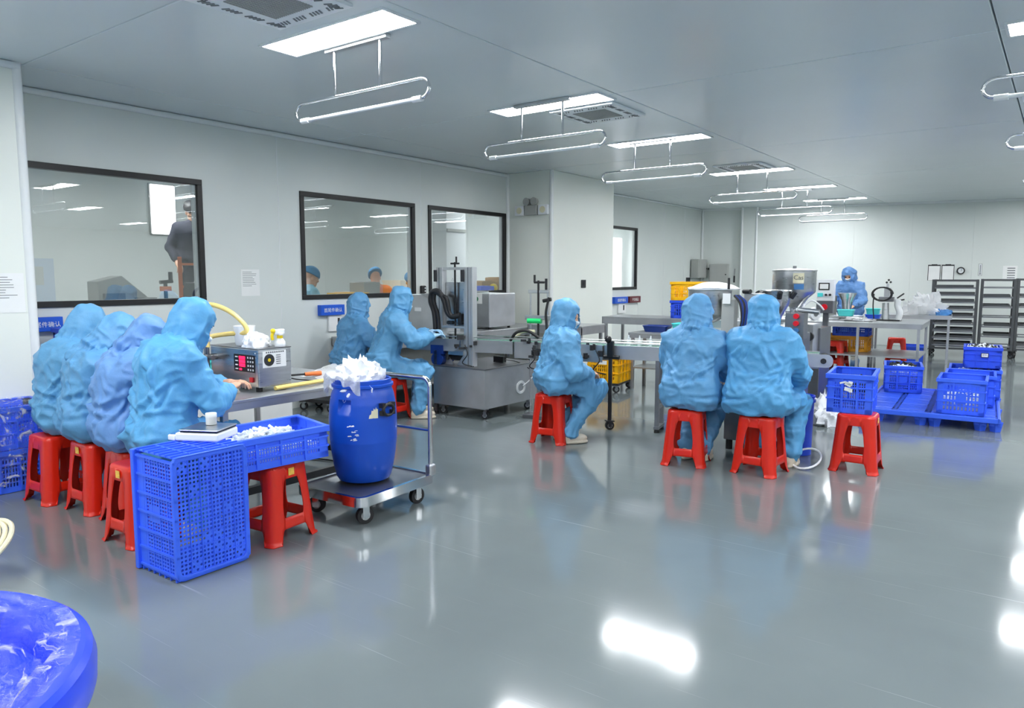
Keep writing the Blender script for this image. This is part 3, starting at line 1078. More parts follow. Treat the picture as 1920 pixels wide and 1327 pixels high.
tt = crate('solid_tote', 'solid blue tote with a white label, heaped with pieces, topmost on the pallet', 0.36, 0.46, 0.24, 'blue2', (-0.74, 10.3, 0.49), R(5), None, 0.02, plate=False, solid=(0, 1, 2, 3))
lb = MB().box((0.02, -0.247, 0.15), (0.075, 0.004, 0.05)).build('label_frame', M['black'], tt, False)
MB().box((0.02, -0.250, 0.15), (0.062, 0.003, 0.038)).build('label_card', M['paper'], lb, False)
words('原料', 0.026, M['ink'], 'label_text', lb, (0.02, -0.2525, 0.15), (PI / 2, 0, 0), 0.0005)
pile('black_white_pieces', 'black and white pieces heaped in the solid blue tote', 0.32, 0.4, 0.21, 0.05, (-0.74, 10.3, 0.49), R(5), 'parts', 90, 0.022, 8)
pile('black_pieces', 'black pieces among the white ones in the solid blue tote', 0.32, 0.4, 0.212, 0.05, (-0.74, 10.3, 0.49), R(5), 'dark', 70, 0.02, 18)

# stack of wrapped crates at the left wall return
for k in range(2):
    crate('wrapped_crate', ['blue film-wrapped crate on the floor by the left edge', 'blue film-wrapped crate on top of another by the left edge'][k], 0.46, 0.64, 0.305, 'blue', (-6.21, 2.02, 0.003 + 0.31 * k), R(0), 'film-wrapped crates at the left edge', 0.02, plate=False)
m = MB()
def sheet(corner, du, dv, nu, nv, amp, seed):
    c, du, dv = Vector(corner), Vector(du), Vector(dv)
    nr = du.cross(dv).normalized()
    P = np.array([tuple(c + du * (i / nu) + dv * (j / nv)) for j in range(nv + 1) for i in range(nu + 1)])
    d = (vnoise(P * 17 + seed) - 0.5) * 2 * amp + (vnoise(P * 45 + seed) - 0.5) * amp
    P = P + d[:, None] * np.array(tuple(nr))
    fs = [(j * (nu + 1) + i, j * (nu + 1) + i + 1, (j + 1) * (nu + 1) + i + 1, (j + 1) * (nu + 1) + i) for j in range(nv) for i in range(nu)]
    return [tuple(p) for p in P], fs
m.add(*sheet((-5.958, 1.69, 0.06), (0, 0.67, 0), (0, 0, 0.56), 40, 34, 0.012, 3))
m.add(*sheet((-6.44, 1.69, 0.628), (0.49, 0, 0), (0, 0.67, 0), 30, 40, 0.012, 5))
tag(m.build('wrapping_film', M['film'], None, True), 'clear crumpled film wrapped round the blue crates at the left edge', 'plastic film')

# ------------------------------------------------------------------ people: bodies and clothes grown from distance fields
def seg(P, a, b, ra, rb, sx=1.0):
    a, b = np.array(a, float), np.array(b, float)
    ab = b - a
    t = np.clip(((P - a) @ ab) / max(ab @ ab, 1e-9), 0, 1)
    d = P - a - t[:, None] * ab
    return np.sqrt((d * d).sum(1)) - (ra + (rb - ra) * t)

def ell(P, c, r):
    q = (P - np.array(c)) / np.array(r)
    l = np.sqrt((q * q).sum(1))
    return (l - 1) * min(r)

def smin(a, b, k):
    h = np.clip(0.5 + 0.5 * (b - a) / k, 0, 1)
    return b + (a - b) * h - k * h * (1 - h)

def nets(fn, lo, hi, h):
    """surface nets: distance field -> quads"""
    n = [int(math.ceil((hi[i] - lo[i]) / h)) + 1 for i in range(3)]
    g = [lo[i] + h * np.arange(n[i]) for i in range(3)]
    X, Y, Z = np.meshgrid(*g, indexing='ij')
    P = np.stack([X.ravel(), Y.ravel(), Z.ravel()], 1)
    D = fn(P).reshape(n)
    S = D < 0
    acc = np.zeros([n[0] - 1, n[1] - 1, n[2] - 1, 3])
    cnt = np.zeros([n[0] - 1, n[1] - 1, n[2] - 1])
    for ax in range(3):
        o = [b for b in range(3) if b != ax]
        sl0 = [slice(None)] * 3
        sl1 = [slice(None)] * 3
        sl0[ax] = slice(0, -1)
        sl1[ax] = slice(1, None)
        a, b = D[tuple(sl0)], D[tuple(sl1)]
        cross = S[tuple(sl0)] != S[tuple(sl1)]
        with np.errstate(divide='ignore', invalid='ignore'):
            t = np.where(cross, a / (a - b), 0)
        for i in (0, 1):
            for j in (0, 1):
                s = [slice(None)] * 3
                s[o[0]] = slice(i, n[o[0]] - 1 + i)
                s[o[1]] = slice(j, n[o[1]] - 1 + j)
                c, tt = cross[tuple(s)], t[tuple(s)]
                off = np.zeros(c.shape + (3,))
                off[..., ax] = tt
                off[..., o[0]] = i
                off[..., o[1]] = j
                acc += off * c[..., None]
                cnt += c
    act = cnt > 0
    idx = -np.ones(act.shape, int)
    idx[act] = np.arange(act.sum())
    ijk = np.argwhere(act)
    V = np.array(lo) + h * (ijk + acc[act] / cnt[act][:, None])
    Q = []
    for ax in range(3):
        o = [(ax + 1) % 3, (ax + 2) % 3]
        sl0 = [slice(1, -1)] * 3
        sl1 = [slice(1, -1)] * 3
        sl0[ax] = slice(0, -1)
        sl1[ax] = slice(1, None)
        a, b = S[tuple(sl0)], S[tuple(sl1)]
        w = np.argwhere(a != b)
        base = w.copy()
        base[:, o[0]] += 1
        base[:, o[1]] += 1
        fl = a[tuple(w.T)]
        def at(d0, d1):
            q = base.copy()
            q[:, o[0]] += d0
            q[:, o[1]] += d1
            return idx[tuple(q.T)]
        q = np.stack([at(-1, -1), at(0, -1), at(0, 0), at(-1, 0)], 1)
        q[~fl] = q[~fl][:, ::-1]
        Q.append(q)
    Q = np.concatenate(Q)
    Q = Q[(Q >= 0).all(1)]
    return V, Q

def np_mesh(name, V, Q, mat):
    me = bpy.data.meshes.new(name)
    me.vertices.add(len(V))
    me.vertices.foreach_set('co', V.astype(np.float32).ravel())
    me.loops.add(len(Q) * 4)
    me.loops.foreach_set('vertex_index', Q.astype(np.int32).ravel())
    me.polygons.add(len(Q))
    me.polygons.foreach_set('loop_start', np.arange(0, len(Q) * 4, 4, dtype=np.int32))
    me.polygons.foreach_set('use_smooth', np.ones(len(Q), bool))
    me.update(calc_edges=True)
    me.validate()
    me.materials.append(mat)
    return me

def normals_of(V, Q):
    fn = np.cross(V[Q[:, 2]] - V[Q[:, 0]], V[Q[:, 3]] - V[Q[:, 1]])
    N = np.zeros_like(V)
    for k in range(4):
        np.add.at(N, Q[:, k], fn)
    return N / np.maximum(np.linalg.norm(N, axis=1), 1e-9)[:, None]

def relax(V, Q, it=2):
    for _ in range(it):
        S = np.zeros_like(V)
        c = np.zeros(len(V))
        for k in range(4):
            np.add.at(S, Q[:, k], V[Q[:, (k + 1) % 4]] + V[Q[:, (k + 3) % 4]])
            np.add.at(c, Q[:, k], 2)
        V = V * 0.4 + 0.6 * S / np.maximum(c, 1)[:, None]
    return V

def ridge(P, seed):
    n = vnoise(P + seed * 7.31)
    n2 = vnoise(P * 0.5 + seed * 3.1 + 9)
    r = 1 - np.abs(2 * n - 1)
    return r ** 3 * (0.4 + n2)

def crease(V, Q, seed, amp, extra=None):
    N = normals_of(V, Q)
    W = V + 0.045 * np.stack([vnoise(V * 6 + seed), vnoise(V * 6 + seed + 11), vnoise(V * 6 + seed + 23)], 1)
    d = amp * (1.0 * ridge(W * np.array([7.5, 7.5, 5.0]), seed) + 0.55 * ridge(W * np.array([13, 12, 17]), seed + 5) - 0.55) \
        + amp * 0.5 * (vnoise(V * 24 + seed) - 0.5)
    if extra is not None:
        d = d + extra
    return V + N * d[:, None]

# --- shared head with face (head frame: origin at the head's middle, +y the way it looks)
def head_field(P):
    d = ell(P, (0, -0.012, 0.03), (0.076, 0.096, 0.092))
    d = smin(d, ell(P, (0, 0.015, -0.035), (0.060, 0.076, 0.082)), 0.03)
    d = smin(d, ell(P, (0, 0.062, -0.098), (0.026, 0.024, 0.020)), 0.03)
    d = smin(d, seg(P, (0, 0.084, 0.006), (0, 0.103, -0.032), 0.010, 0.014), 0.014)
    for s in (-1, 1):
        d = smin(d, ell(P, (s * 0.016, 0.090, -0.036), (0.010, 0.010, 0.008)), 0.01)
        d = smin(d, seg(P, (s * 0.012, 0.083, 0.022), (s * 0.048, 0.068, 0.020), 0.010, 0.009), 0.014)
        d = np.maximum(d, -ell(P, (s * 0.031, 0.092, 0.002), (0.017, 0.014, 0.010)))
        d = smin(d, ell(P, (s * 0.078, -0.005, -0.012), (0.010, 0.020, 0.032)), 0.008)
        d = smin(d, ell(P, (s * 0.040, 0.060, -0.030), (0.022, 0.022, 0.022)), 0.02)
    d = smin(d, seg(P, (-0.017, 0.082, -0.063), (0.017, 0.082, -0.063), 0.007, 0.007), 0.008)
    d = smin(d, seg(P, (-0.013, 0.080, -0.074), (0.013, 0.080, -0.074), 0.007, 0.007), 0.006)
    d = np.maximum(d, -seg(P, (-0.02, 0.092, -0.0685), (0.02, 0.092, -0.0685), 0.002, 0.002))
    d = smin(d, seg(P, (0, -0.02, -0.06), (0, -0.035, -0.20), 0.055, 0.058), 0.03)
    return d
HV, HQ = nets(head_field, (-0.12, -0.14, -0.24), (0.12, 0.15, 0.15), 0.006)
HV = relax(HV, HQ, 1)
# --- shared right hand (wrist at origin, fingers along +y, palm facing -z, thumb towards -x)
def hand_field(P):
    d = ell(P, (0, 0.045, 0), (0.040, 0.050, 0.015))
    d = smin(d, seg(P, (0, -0.05, 0), (0, 0.02, 0), 0.024, 0.026), 0.02)
    for x, l, s in ((-0.030, 0.070, 0), (-0.010, 0.080, 0), (0.011, 0.074, 0), (0.030, 0.058, 0)):
        a = (x, 0.082, 0.002)
        b = (x * 1.1, 0.082 + l * 0.45, -0.008)
        c = (x * 1.12, 0.082 + l * 0.75, -0.026)
        e = (x * 1.1, 0.082 + l * 0.86, -0.048)
        for p, q, r0, r1 in ((a, b, 0.0098, 0.009), (b, c, 0.009, 0.0082), (c, e, 0.0082, 0.007)):
            d = smin(d, seg(P, p, q, r0, r1), 0.004)
    d = smin(d, seg(P, (-0.026, 0.02, -0.004), (-0.055, 0.055, -0.018), 0.014, 0.011), 0.012)
    d = smin(d, seg(P, (-0.055, 0.055, -0.018), (-0.058, 0.088, -0.030), 0.0105, 0.008), 0.006)
    return d
FV, FQ = nets(hand_field, (-0.085, -0.085, -0.075), (0.065, 0.18, 0.04), 0.0045)
HAND_R = np_mesh('hand', FV, FQ, M['skin'])
HAND_L = np_mesh('hand', FV * np.array([-1, 1, 1]), FQ[:, ::-1], M['skin'])
GLOVE_R, GLOVE_L = HAND_R.copy(), HAND_L.copy()
for g_ in (GLOVE_R, GLOVE_L):
    g_.materials.clear()
    g_.materials.append(M['glove'])
# --- shared shoe (ankle over the origin, toe along +y, sole on z = 0)
def shoe_field(P):
    d = ell(P, (0, 0.06, 0.045), (0.045, 0.125, 0.045))
    d = smin(d, ell(P, (0, -0.02, 0.055), (0.040, 0.055, 0.055)), 0.03)
    d = np.maximum(d, -P[:, 2])
    return smin(d, np.maximum(np.maximum(ell(P, (0, 0.055, 0.01), (0.050, 0.138, 0.06)), P[:, 2] - 0.022), -P[:, 2]), 0.006)
SV, SQ = nets(shoe_field, (-0.07, -0.10, -0.02), (0.07, 0.22, 0.13), 0.007)
SHOE = np_mesh('shoe', SV, SQ, M['shoe'])

def hood_mesh(seed, mat, opening=True, cap=False):
    def f(P):
        d = ell(P, (0, -0.015, 0.022), (0.112, 0.130, 0.130))
        d = smin(d, ell(P, (0, -0.035, 0.090), (0.092, 0.095, 0.064)), 0.05)     # slack crown
        if cap:
            return np.maximum(d, -(P[:, 2] - 0.035 + P[:, 1] * 0.25))
        d = smin(d, ell(P, (0, 0.015, -0.05), (0.102, 0.106, 0.095)), 0.05)
        d = smin(d, seg(P, (0, -0.018, -0.05), (0, -0.032, -0.25), 0.105, 0.100), 0.04)
        d = np.maximum(d, -0.30 - P[:, 2])
        if opening:
            o = seg(P, (0, 0.080, 0.006), (0, 0.2, 0.006), 0.052, 0.060)
            o = smin(o, seg(P, (0, 0.07, -0.03), (0, 0.2, -0.04), 0.050, 0.052), 0.03)
            o = np.maximum(o, np.abs(P[:, 2] + 0.018) - 0.058)
            d = np.maximum(d, -o)
        return d
    V, Q = nets(f, (-0.17, -0.22, -0.37), (0.17, 0.17, 0.19), 0.0085)
    V = relax(V, Q, 1)
    if not cap:
        a = np.arctan2(V[:, 0], V[:, 1] + 0.03)
        n1 = vnoise(V * 9 + seed)
        zz = np.exp(-((V[:, 2] + 0.145) / 0.05) ** 2)
        ex = zz * 0.010 * np.sin(a * 15 + 4 * n1) - 0.012 * np.exp(-((V[:, 2] + 0.165 + 0.02 * (n1 - 0.5)) / 0.012) ** 2)
        ex += 0.007 * np.exp(-((V[:, 2] + 0.10 + 0.03 * np.sin(a * 2 + seed)) / 0.014) ** 2) * (V[:, 1] < 0.03)
        V = crease(V, Q, seed, 0.024, ex)
    else:
        V = crease(V, Q, seed, 0.006)
    return np_mesh('hood', V, Q, mat)
HOODS = {}
def get_hood(k, mat):
    if (k, mat) not in HOODS:
        HOODS[(k, mat)] = hood_mesh(10 + 3 * k, M[mat])
    return HOODS[(k, mat)]

def mask_field(P):
    d = np.abs(head_field(P) - 0.007) - 0.0035
    return np.maximum(np.maximum(d, P[:, 2] + 0.018 - 0.05 * np.clip(0.03 - np.abs(P[:, 0]), 0, 0.03)), np.maximum(-P[:, 2] - 0.125, 0.018 - P[:, 1]))
MV, MQ = nets(mask_field, (-0.10, -0.0, -0.14), (0.10, 0.14, 0.02), 0.006)
MASK = np_mesh('mask', relax(MV, MQ, 1), MQ, M['mask'])

def ik(S, Hn, l1, l2, pole):
    S, Hn = Vector(S), Vector(Hn)
    d = Hn - S
    L = min(d.length, (l1 + l2) * 0.985)
    dr = d.normalized()
    Hn = S + dr * L
    a = (l1 * l1 - l2 * l2 + L * L) / (2 * L)
    h = math.sqrt(max(l1 * l1 - a * a, 0))
    p = Vector(pole)
    p = (p - dr * p.dot(dr)).normalized()
    return S + dr * a + p * h, Hn

def person(label, loc, rz, mat='suit', group=None, seat=0.462, lean=18, side=0, torso=0.47, hy=0, hp=20, hr=0, hands=((-0.2, 0.42, 0.85), (0.2, 0.42, 0.85)),
           feet=((-0.13, 0.34), (0.13, 0.34)), knees=None, seed=1, hood=0, mask=True, standing=False, wide=1.0, bare=(True, True), shoes='shoe',
           tucked=False, hunch=False, style='suit', legs=True, headz=0.0, res=0.0125):
    t = thing('person', label, 'person', loc, rz, group)
    hipz = 0.90 if standing else seat + 0.105
    lr = R(lean)
    sr = R(side)
    ax = Vector((math.sin(sr), math.sin(lr) * math.cos(sr), math.cos(lr) * math.cos(sr)))       # spine
    right = Vector((math.cos(sr), 0, -math.sin(sr)))
    P0 = Vector((0, 0, hipz))
    NB = P0 + ax * torso
    sh = P0 + ax * (torso - 0.055)
    S = [sh - right * 0.185 * wide, sh + right * 0.185 * wide]
    if hunch:
        NB = NB + Vector((0, 0.05, -0.02))
    HC = NB + (ax + Vector((0, 0.75 if hunch else 0.35, 0.4))).normalized() * (0.165 + headz)
    hips = [P0 + Vector((-0.095, 0.02, 0)), P0 + Vector((0.095, 0.02, 0))]
    if standing:
        knee = [Vector((-0.11, 0.03, 0.48)), Vector((0.11, 0.03, 0.48))]
        ank = [Vector((f[0], f[1] - 0.34, 0.10)) for f in feet]
    else:
        knee = [Vector((f[0] * 1.15, 0.43, seat + 0.055)) for f in feet] if knees is None else [Vector(k) for k in knees]
        ank = [Vector((f[0], f[1], 0.12)) for f in feet]
    EL, HD = [], []
    for s in (0, 1):
        e, h = ik(S[s], hands[s], 0.29, 0.25, ((-0.75 if s == 0 else 0.75), -0.35, -0.75))
        EL.append(e)
        HD.append(h)
    suit_ = style == 'suit'
    lo_ = P0 + ax * 0.05 + Vector((0, -0.015, 0))
    hc = HC - NB
    def field(P):
        k = 0.06
        w = wide
        d = seg(P, hips[0] + Vector((-0.02, -0.03, 0.0)), hips[1] + Vector((0.02, -0.03, 0.0)), 0.138 * w, 0.138 * w)
        if not standing:
            d = smin(d, seg(P, P0 + Vector((-0.09, -0.04, 0.05)), P0 + Vector((0.09, -0.04, 0.05)), 0.150 * w, 0.150 * w), 0.06)
        bk = Vector((0, -0.035 if hunch else -0.01, 0))
        for s in (-1, 1):
            d = smin(d, seg(P, lo_ + right * 0.095 * s * w, sh + right * 0.105 * s * w - ax * 0.09 + bk, 0.132 * w, 0.125), k)
        d = smin(d, seg(P, lo_, sh - ax * 0.05 + bk, 0.145 * w, 0.140), k)
        d = smin(d, seg(P, S[0] + right * 0.02 - ax * 0.01, S[1] - right * 0.02 - ax * 0.01, 0.088, 0.088), 0.09)
        if suit_:
            d = smin(d, seg(P, sh - ax * 0.02 + bk * 0.5, NB + hc * 0.30, 0.135, 0.098), 0.07)
            d = smin(d, seg(P, S[0] + right * 0.05 + ax * 0.02, NB + hc * 0.05, 0.070, 0.085), 0.06)
            d = smin(d, seg(P, S[1] - right * 0.05 + ax * 0.02, NB + hc * 0.05, 0.070, 0.085), 0.06)
        else:
            d = smin(d, seg(P, sh, NB + ax * 0.02 + Vector((0, 0.01, 0)), 0.10, 0.070), 0.05)
        bag = 1.0 if suit_ else 0.78
        for s in (0, 1):
            mid = (Vector(S[s]) + EL[s]) / 2 + Vector((0, 0, -0.02))
            d = smin(d, seg(P, S[s], mid, 0.088 * bag, 0.092 * bag), 0.06)
            d = smin(d, seg(P, mid, EL[s], 0.090 * bag, 0.080 * bag), 0.03)
            arm = seg(P, EL[s], EL[s] * 0.35 + HD[s] * 0.65, 0.080 * bag, 0.070 * bag)
            arm = smin(arm, seg(P, EL[s] * 0.35 + HD[s] * 0.65, HD[s], 0.068 * bag, 0.045 * bag), 0.02)
            d = smin(d, arm, 0.025)
        if legs:
            for s in (0, 1):
                d = smin(d, seg(P, hips[s], knee[s], 0.118 if suit_ else 0.10, 0.094 if suit_ else 0.08), 0.05)
                d = smin(d, seg(P, knee[s], ank[s], 0.092 if suit_ else 0.078, 0.072), 0.03)
                d = smin(d, seg(P, ank[s], ank[s] + Vector((0, 0.0, -0.045)), 0.066, 0.058), 0.02)
        if not standing:
            d = np.where((P[:, 1] < 0.155) & (P[:, 2] < seat + 0.05) & (P[:, 2] > seat - 0.13), np.maximum(d, (seat + 0.004) - P[:, 2]), d)
        d = np.maximum(d, 0.03 - P[:, 2])
        # the garment ends at the wrist
        for s in (0, 1):
            dr = np.array((HD[s] - EL[s]).normalized())
            cut = (P - np.array(HD[s])) @ dr
            near = ((P - np.array(HD[s])) ** 2).sum(1) < 0.02
            d = np.where(near, np.maximum(d, cut - 0.004), d)
        return d
    pts = [P0, NB, HC] + S + EL + HD + (knee + ank if legs else [])
    lo = [min(p[i] for p in pts) - 0.24 for i in range(3)]
    hi = [max(p[i] for p in pts) + 0.20 for i in range(3)]
    lo[2] = max(lo[2], 0.0)
    lo[1] = min(lo[1], -0.30)
    lo[0] = min(lo[0], -0.34)
    hi[0] = max(hi[0], 0.34)
    hi[2] = NB.z + 0.20
    V, Q = nets(field, lo, hi, res)
    V = relax(V, Q, 2)
    # extra gathers at the seat and cuffs
    ex = 0.006 * np.exp(-((V[:, 2] - hipz - 0.10) / 0.05) ** 2) * np.sin(np.arctan2(V[:, 0], V[:, 1]) * 13 + 4 * vnoise(V * 6 + seed)) if style == 'suit' else None
    if suit_:
        rnd = random.Random(seed * 17)
        th = np.arctan2(V[:, 0], -(V[:, 1] - 0.02)) * 0.22          # round the trunk, 0 at the back
        zz = V[:, 2] + 0.02 * (vnoise(V * 7 + seed) - 0.5)
        th = th + 0.03 * (vnoise(V * 6 + seed + 31) - 0.5)
        trunk = np.clip((V[:, 2] - hipz + 0.16) / 0.06, 0, 1) * np.clip((NB.z - 0.02 - V[:, 2]) / 0.06, 0, 1)
        for dd in (0, 1):
            trunk = trunk * np.clip(seg(V, EL[dd], HD[dd], 0.08, 0.06) / 0.05, 0, 1)
        lines = []
        hgt = NB.z - hipz
        for s_ in (-1, 1):
            for q_ in range(5):                                   # pulls running from the armpit down and inwards
                lines.append((s_ * rnd.uniform(0.26, 0.33), sh.z - rnd.uniform(0.06, 0.16), s_ * rnd.uniform(-0.05, 0.22), hipz + hgt * rnd.uniform(0.05, 0.45), rnd.uniform(0.011, 0.018), rnd.choice((1, 1, -0.8))))
            for q_ in range(3):
                lines.append((s_ * rnd.uniform(0.05, 0.20), sh.z - rnd.uniform(0, 0.05), s_ * rnd.uniform(0.12, 0.26), sh.z - rnd.uniform(0.12, 0.25), 0.015, rnd.choice((1, -0.7))))
        for q_ in range(6):                                       # slack cloth lying in folds round the waist
            z_ = hipz + rnd.uniform(0.0, 0.20)
            u_ = rnd.uniform(-0.35, 0.2)
            lines.append((u_, z_, u_ + rnd.uniform(0.12, 0.3), z_ + rnd.uniform(-0.05, 0.05), rnd.uniform(0.014, 0.024), rnd.choice((1, 1, -0.9))))
        add = np.zeros(len(V))
        for u0, z0, u1, z1, w_, a_ in lines:
            e = np.array([u1 - u0, z1 - z0])
            tt = np.clip(((th - u0) * e[0] + (zz - z0) * e[1]) / max(e @ e, 1e-6), 0, 1)
            dl = np.hypot(th - u0 - tt * e[0], zz - z0 - tt * e[1])
            taper_ = np.sin(PI * np.clip(tt, 0.04, 0.96)) ** 0.6
            add += a_ * taper_ * 0.026 * (np.exp(-(dl / w_) ** 2) - 0.55 * np.exp(-(dl / (2.1 * w_)) ** 2))
        ex = ex + add * trunk
        for s_ in (0, 1):                                         # rings of folds at elbows, cuffs and knees
            for c_, sp in ((EL[s_], 0.10), (HD[s_], 0.07)) + (((knee[s_], 0.11), (ank[s_], 0.10)) if legs else ()):
                c_ = np.array(c_)
                dc = np.sqrt(((V - c_) ** 2).sum(1))
                n_ = vnoise(V * 8 + seed + s_)
                ax_ = (V - c_) @ np.array((HD[s_] - EL[s_]).normalized())
                ex = ex + 0.008 * np.exp(-(dc / sp) ** 2) * np.sin(ax_ * 150 + n_ * 9)
    V = crease(V, Q, seed, 0.024 if suit_ else 0.009, ex)
    if not standing:
        m_ = (V[:, 1] < 0.14) & (V[:, 2] < seat + 0.003) & (V[:, 2] > seat - 0.10) & (np.abs(V[:, 0]) < 0.2)
        V[m_, 2] = seat + 0.003
    link('coverall' if style == 'suit' else 'work_clothes', np_mesh('coverall', V, Q, M[mat]), t)
    # head
    H = Matrix.Translation(HC) @ Euler((R(-hp), R(hr), R(hy)), 'ZYX').to_matrix().to_4x4()
    hr_ = H.to_euler()
    if 'BODY' not in globals():
        globals()['BODY'] = np_mesh('body', HV, HQ, M['skin'])
    b = link('body', BODY, t, 0, HC, hr_)
    for s in (-1, 1):
        link('eye', EYE, t, 0, H @ Vector((s * 0.031, 0.079, 0.002)), hr_)
    if style == 'suit':
        h = link('hood', get_hood(hood, mat), t, 0, HC, hr_)
        if mask:
            link('mask', MASK, t, 0, HC, hr_)
    elif style == 'capped':
        link('cap', CAPM, t, 0, HC, hr_)
    else:
        link('hair', HAIRM, t, 0, HC, hr_)
    for s in (0, 1):
        d = (HD[s] - EL[s]).normalized()
        x = d.cross(Vector((0, 0, 1))).normalized()
        z = x.cross(d)
        mt = Matrix((x, d, z)).transposed()
        nm = ('hand' if bare[s] else 'gloved_hand')
        link(nm, ((HAND_L, HAND_R) if bare[s] else (GLOVE_L, GLOVE_R))[s], t, 0, HD[s] + d * 0.012, mt.to_euler())
    if legs and shoes:
        for s in (0, 1):
            if tucked:
                a = ank[s]
                link('shoe', SHOE, t, 0, (a.x, a.y - 0.02, 0.004), (0, 0, 0))
            else:
                link('shoe', SHOE, t, 0, (ank[s].x, ank[s].y, 0.002), (0, 0, R(4 if s == 0 else -4)))
    return t
EYE = MB().ball((0, 0, 0), 0.0125, 12, 8).mesh('eye', M['eye'])
CAPM = hood_mesh(55, M['cap_blue'], False, True)
CAPM.materials[0] = M['cap_blue']
HAIRM = hood_mesh(66, M['hair'], False, True)

GA = 'four workers seated in a row at the filling bench'
ROW = dict(hunch=True, tucked=True, feet=((-0.12, 0.12), (0.12, 0.12)))
person('worker in blue coverall and hood, leftmost of the four seated in a row', (-5.60, 2.25, 0), R(-6), 'suit', GA, lean=5, hp=34, hy=-10, torso=0.49, wide=0.95, seed=1, hood=0,
       hands=((-0.18, 0.46, 0.84), (0.16, 0.48, 0.84)), **ROW)
person('worker in blue coverall, second from the left in the row, head bent low', (-5.20, 2.24, 0), R(-14), 'suit_b', GA, lean=6, hp=46, hy=-18, torso=0.45, wide=0.95, seed=2, hood=1,
       hands=((-0.18, 0.46, 0.84), (0.16, 0.46, 0.84)), **ROW)
person('worker in violet-tinged blue coverall, third in the row, mostly hidden by the fourth', (-4.78, 2.26, 0), R(-10), 'suit_c', GA, lean=5, hp=44, hy=-10, torso=0.45, wide=0.95, seed=3, hood=2,
       hands=((-0.18, 0.44, 0.84), (0.14, 0.46, 0.84)), **ROW)
person('worker in bright blue coverall nearest the viewer, fourth in the row, hand at the machine', (-4.26, 2.26, 0), R(-8), 'suit_d', GA, lean=6, hp=30, hy=-24, torso=0.56, wide=1.08, seed=4, hood=0,
       hands=((-0.12, 0.42, 0.86), (0.10, 0.36, 0.86)), **ROW)
GB = 'two workers at the wall bench'
person('shorter worker in blue coverall seated at the wall bench, back turned', (-6.56, 5.70, 0), R(-12), 'suit_b', GB, lean=8, hp=14, hy=-6, torso=0.47, seed=5, hood=1,
       hands=((-0.18, 0.40, 0.80), (0.20, 0.40, 0.80)))
person('taller worker in blue coverall reaching right over the conveyor, pale shoes', (-5.92, 5.60, 0), R(-38), 'suit', GB, lean=15, hp=16, hy=4, torso=0.58, seed=6, hood=2,
       hands=((-0.02, 0.52, 0.93), (0.17, 0.52, 0.90)), feet=((-0.12, 0.40), (0.14, 0.36)), bare=(False, False))
GC = 'workers seated along the conveyor'
person('worker in blue coverall and white mask, seated alone in mid floor in half profile', (-3.76, 5.76, 0), R(-42), 'suit', GC, lean=6, hp=14, hy=-36, torso=0.45, wide=1.06, seed=7, hood=0,
       hands=((-0.10, 0.29, 0.65), (0.12, 0.27, 0.65)), knees=((-0.12, 0.35, 0.515), (0.12, 0.35, 0.515)), feet=((-0.10, 0.09), (0.11, 0.10)), tucked=True)
person('left of two workers seen from behind, loose blue coverall, head turned right', (-2.43, 5.74, 0), R(2), 'suit_b', GC, lean=7, hp=20, hy=-34, torso=0.51, seed=8, hood=1,
       hands=((-0.17, 0.42, 0.70), (0.15, 0.42, 0.70)), feet=((-0.07, 0.16), (0.07, 0.16)), tucked=True)
person('right of two workers seen from behind, broad shoulders, wide collar folds', (-1.90, 5.82, 0), R(4), 'suit_d', GC, lean=6, hp=16, hy=0, torso=0.52, wide=1.12, seed=9, hood=2,
       hands=((-0.22, 0.40, 0.68), (0.22, 0.40, 0.66)), feet=((-0.12, 0.42), (0.20, 0.30)))
person('worker in blue coverall standing far back behind a steel cone, facing the viewer', (-3.36, 15.6, 0), R(172), 'suit_c', None, standing=True, lean=8, hp=22, hy=0, torso=0.50, seed=10, hood=0,
       hands=((-0.2, 0.36, 0.98), (0.2, 0.36, 0.98)))
# seen through the windows
person('person in sky-blue shirt and blue cap, back turned, behind the second window', (-8.7, 6.75, 0), R(-20), 'shirt_sky', 'workers seen through the windows', style='capped', lean=6, hp=14, torso=0.47, seed=11, mask=False,
       standing=True, hands=((-0.2, 0.4, 0.95), (0.2, 0.4, 0.95)), res=0.02)
person('person in orange shirt and blue cap looking down, behind the second window', (-9.0, 8.42, 0), R(62), 'shirt_orange', 'workers seen through the windows', style='capped', lean=8, hp=30, torso=0.47, seed=12, mask=False,
       standing=True, hands=((-0.2, 0.4, 0.95), (0.2, 0.4, 0.95)), res=0.02)
person('person in orange shirt at the right edge of the second window', (-8.6, 8.75, 0), R(-120), 'shirt_orange', 'workers seen through the windows', style='capped', lean=10, hp=20, torso=0.40, seed=13, mask=False,
       standing=True, hands=((-0.2, 0.4, 0.95), (0.2, 0.4, 0.95)), res=0.02)
po = person('person in dark clothes standing high up on a platform behind the first window', (-9.75, 5.70, 0.86), R(-120), 'shirt_dark', 'workers seen through the windows', style='hair', lean=4, hp=10, torso=0.50, seed=14, mask=False,
       standing=True, hands=((-0.22, 0.15, 0.88), (0.22, 0.15, 0.88)), res=0.02)

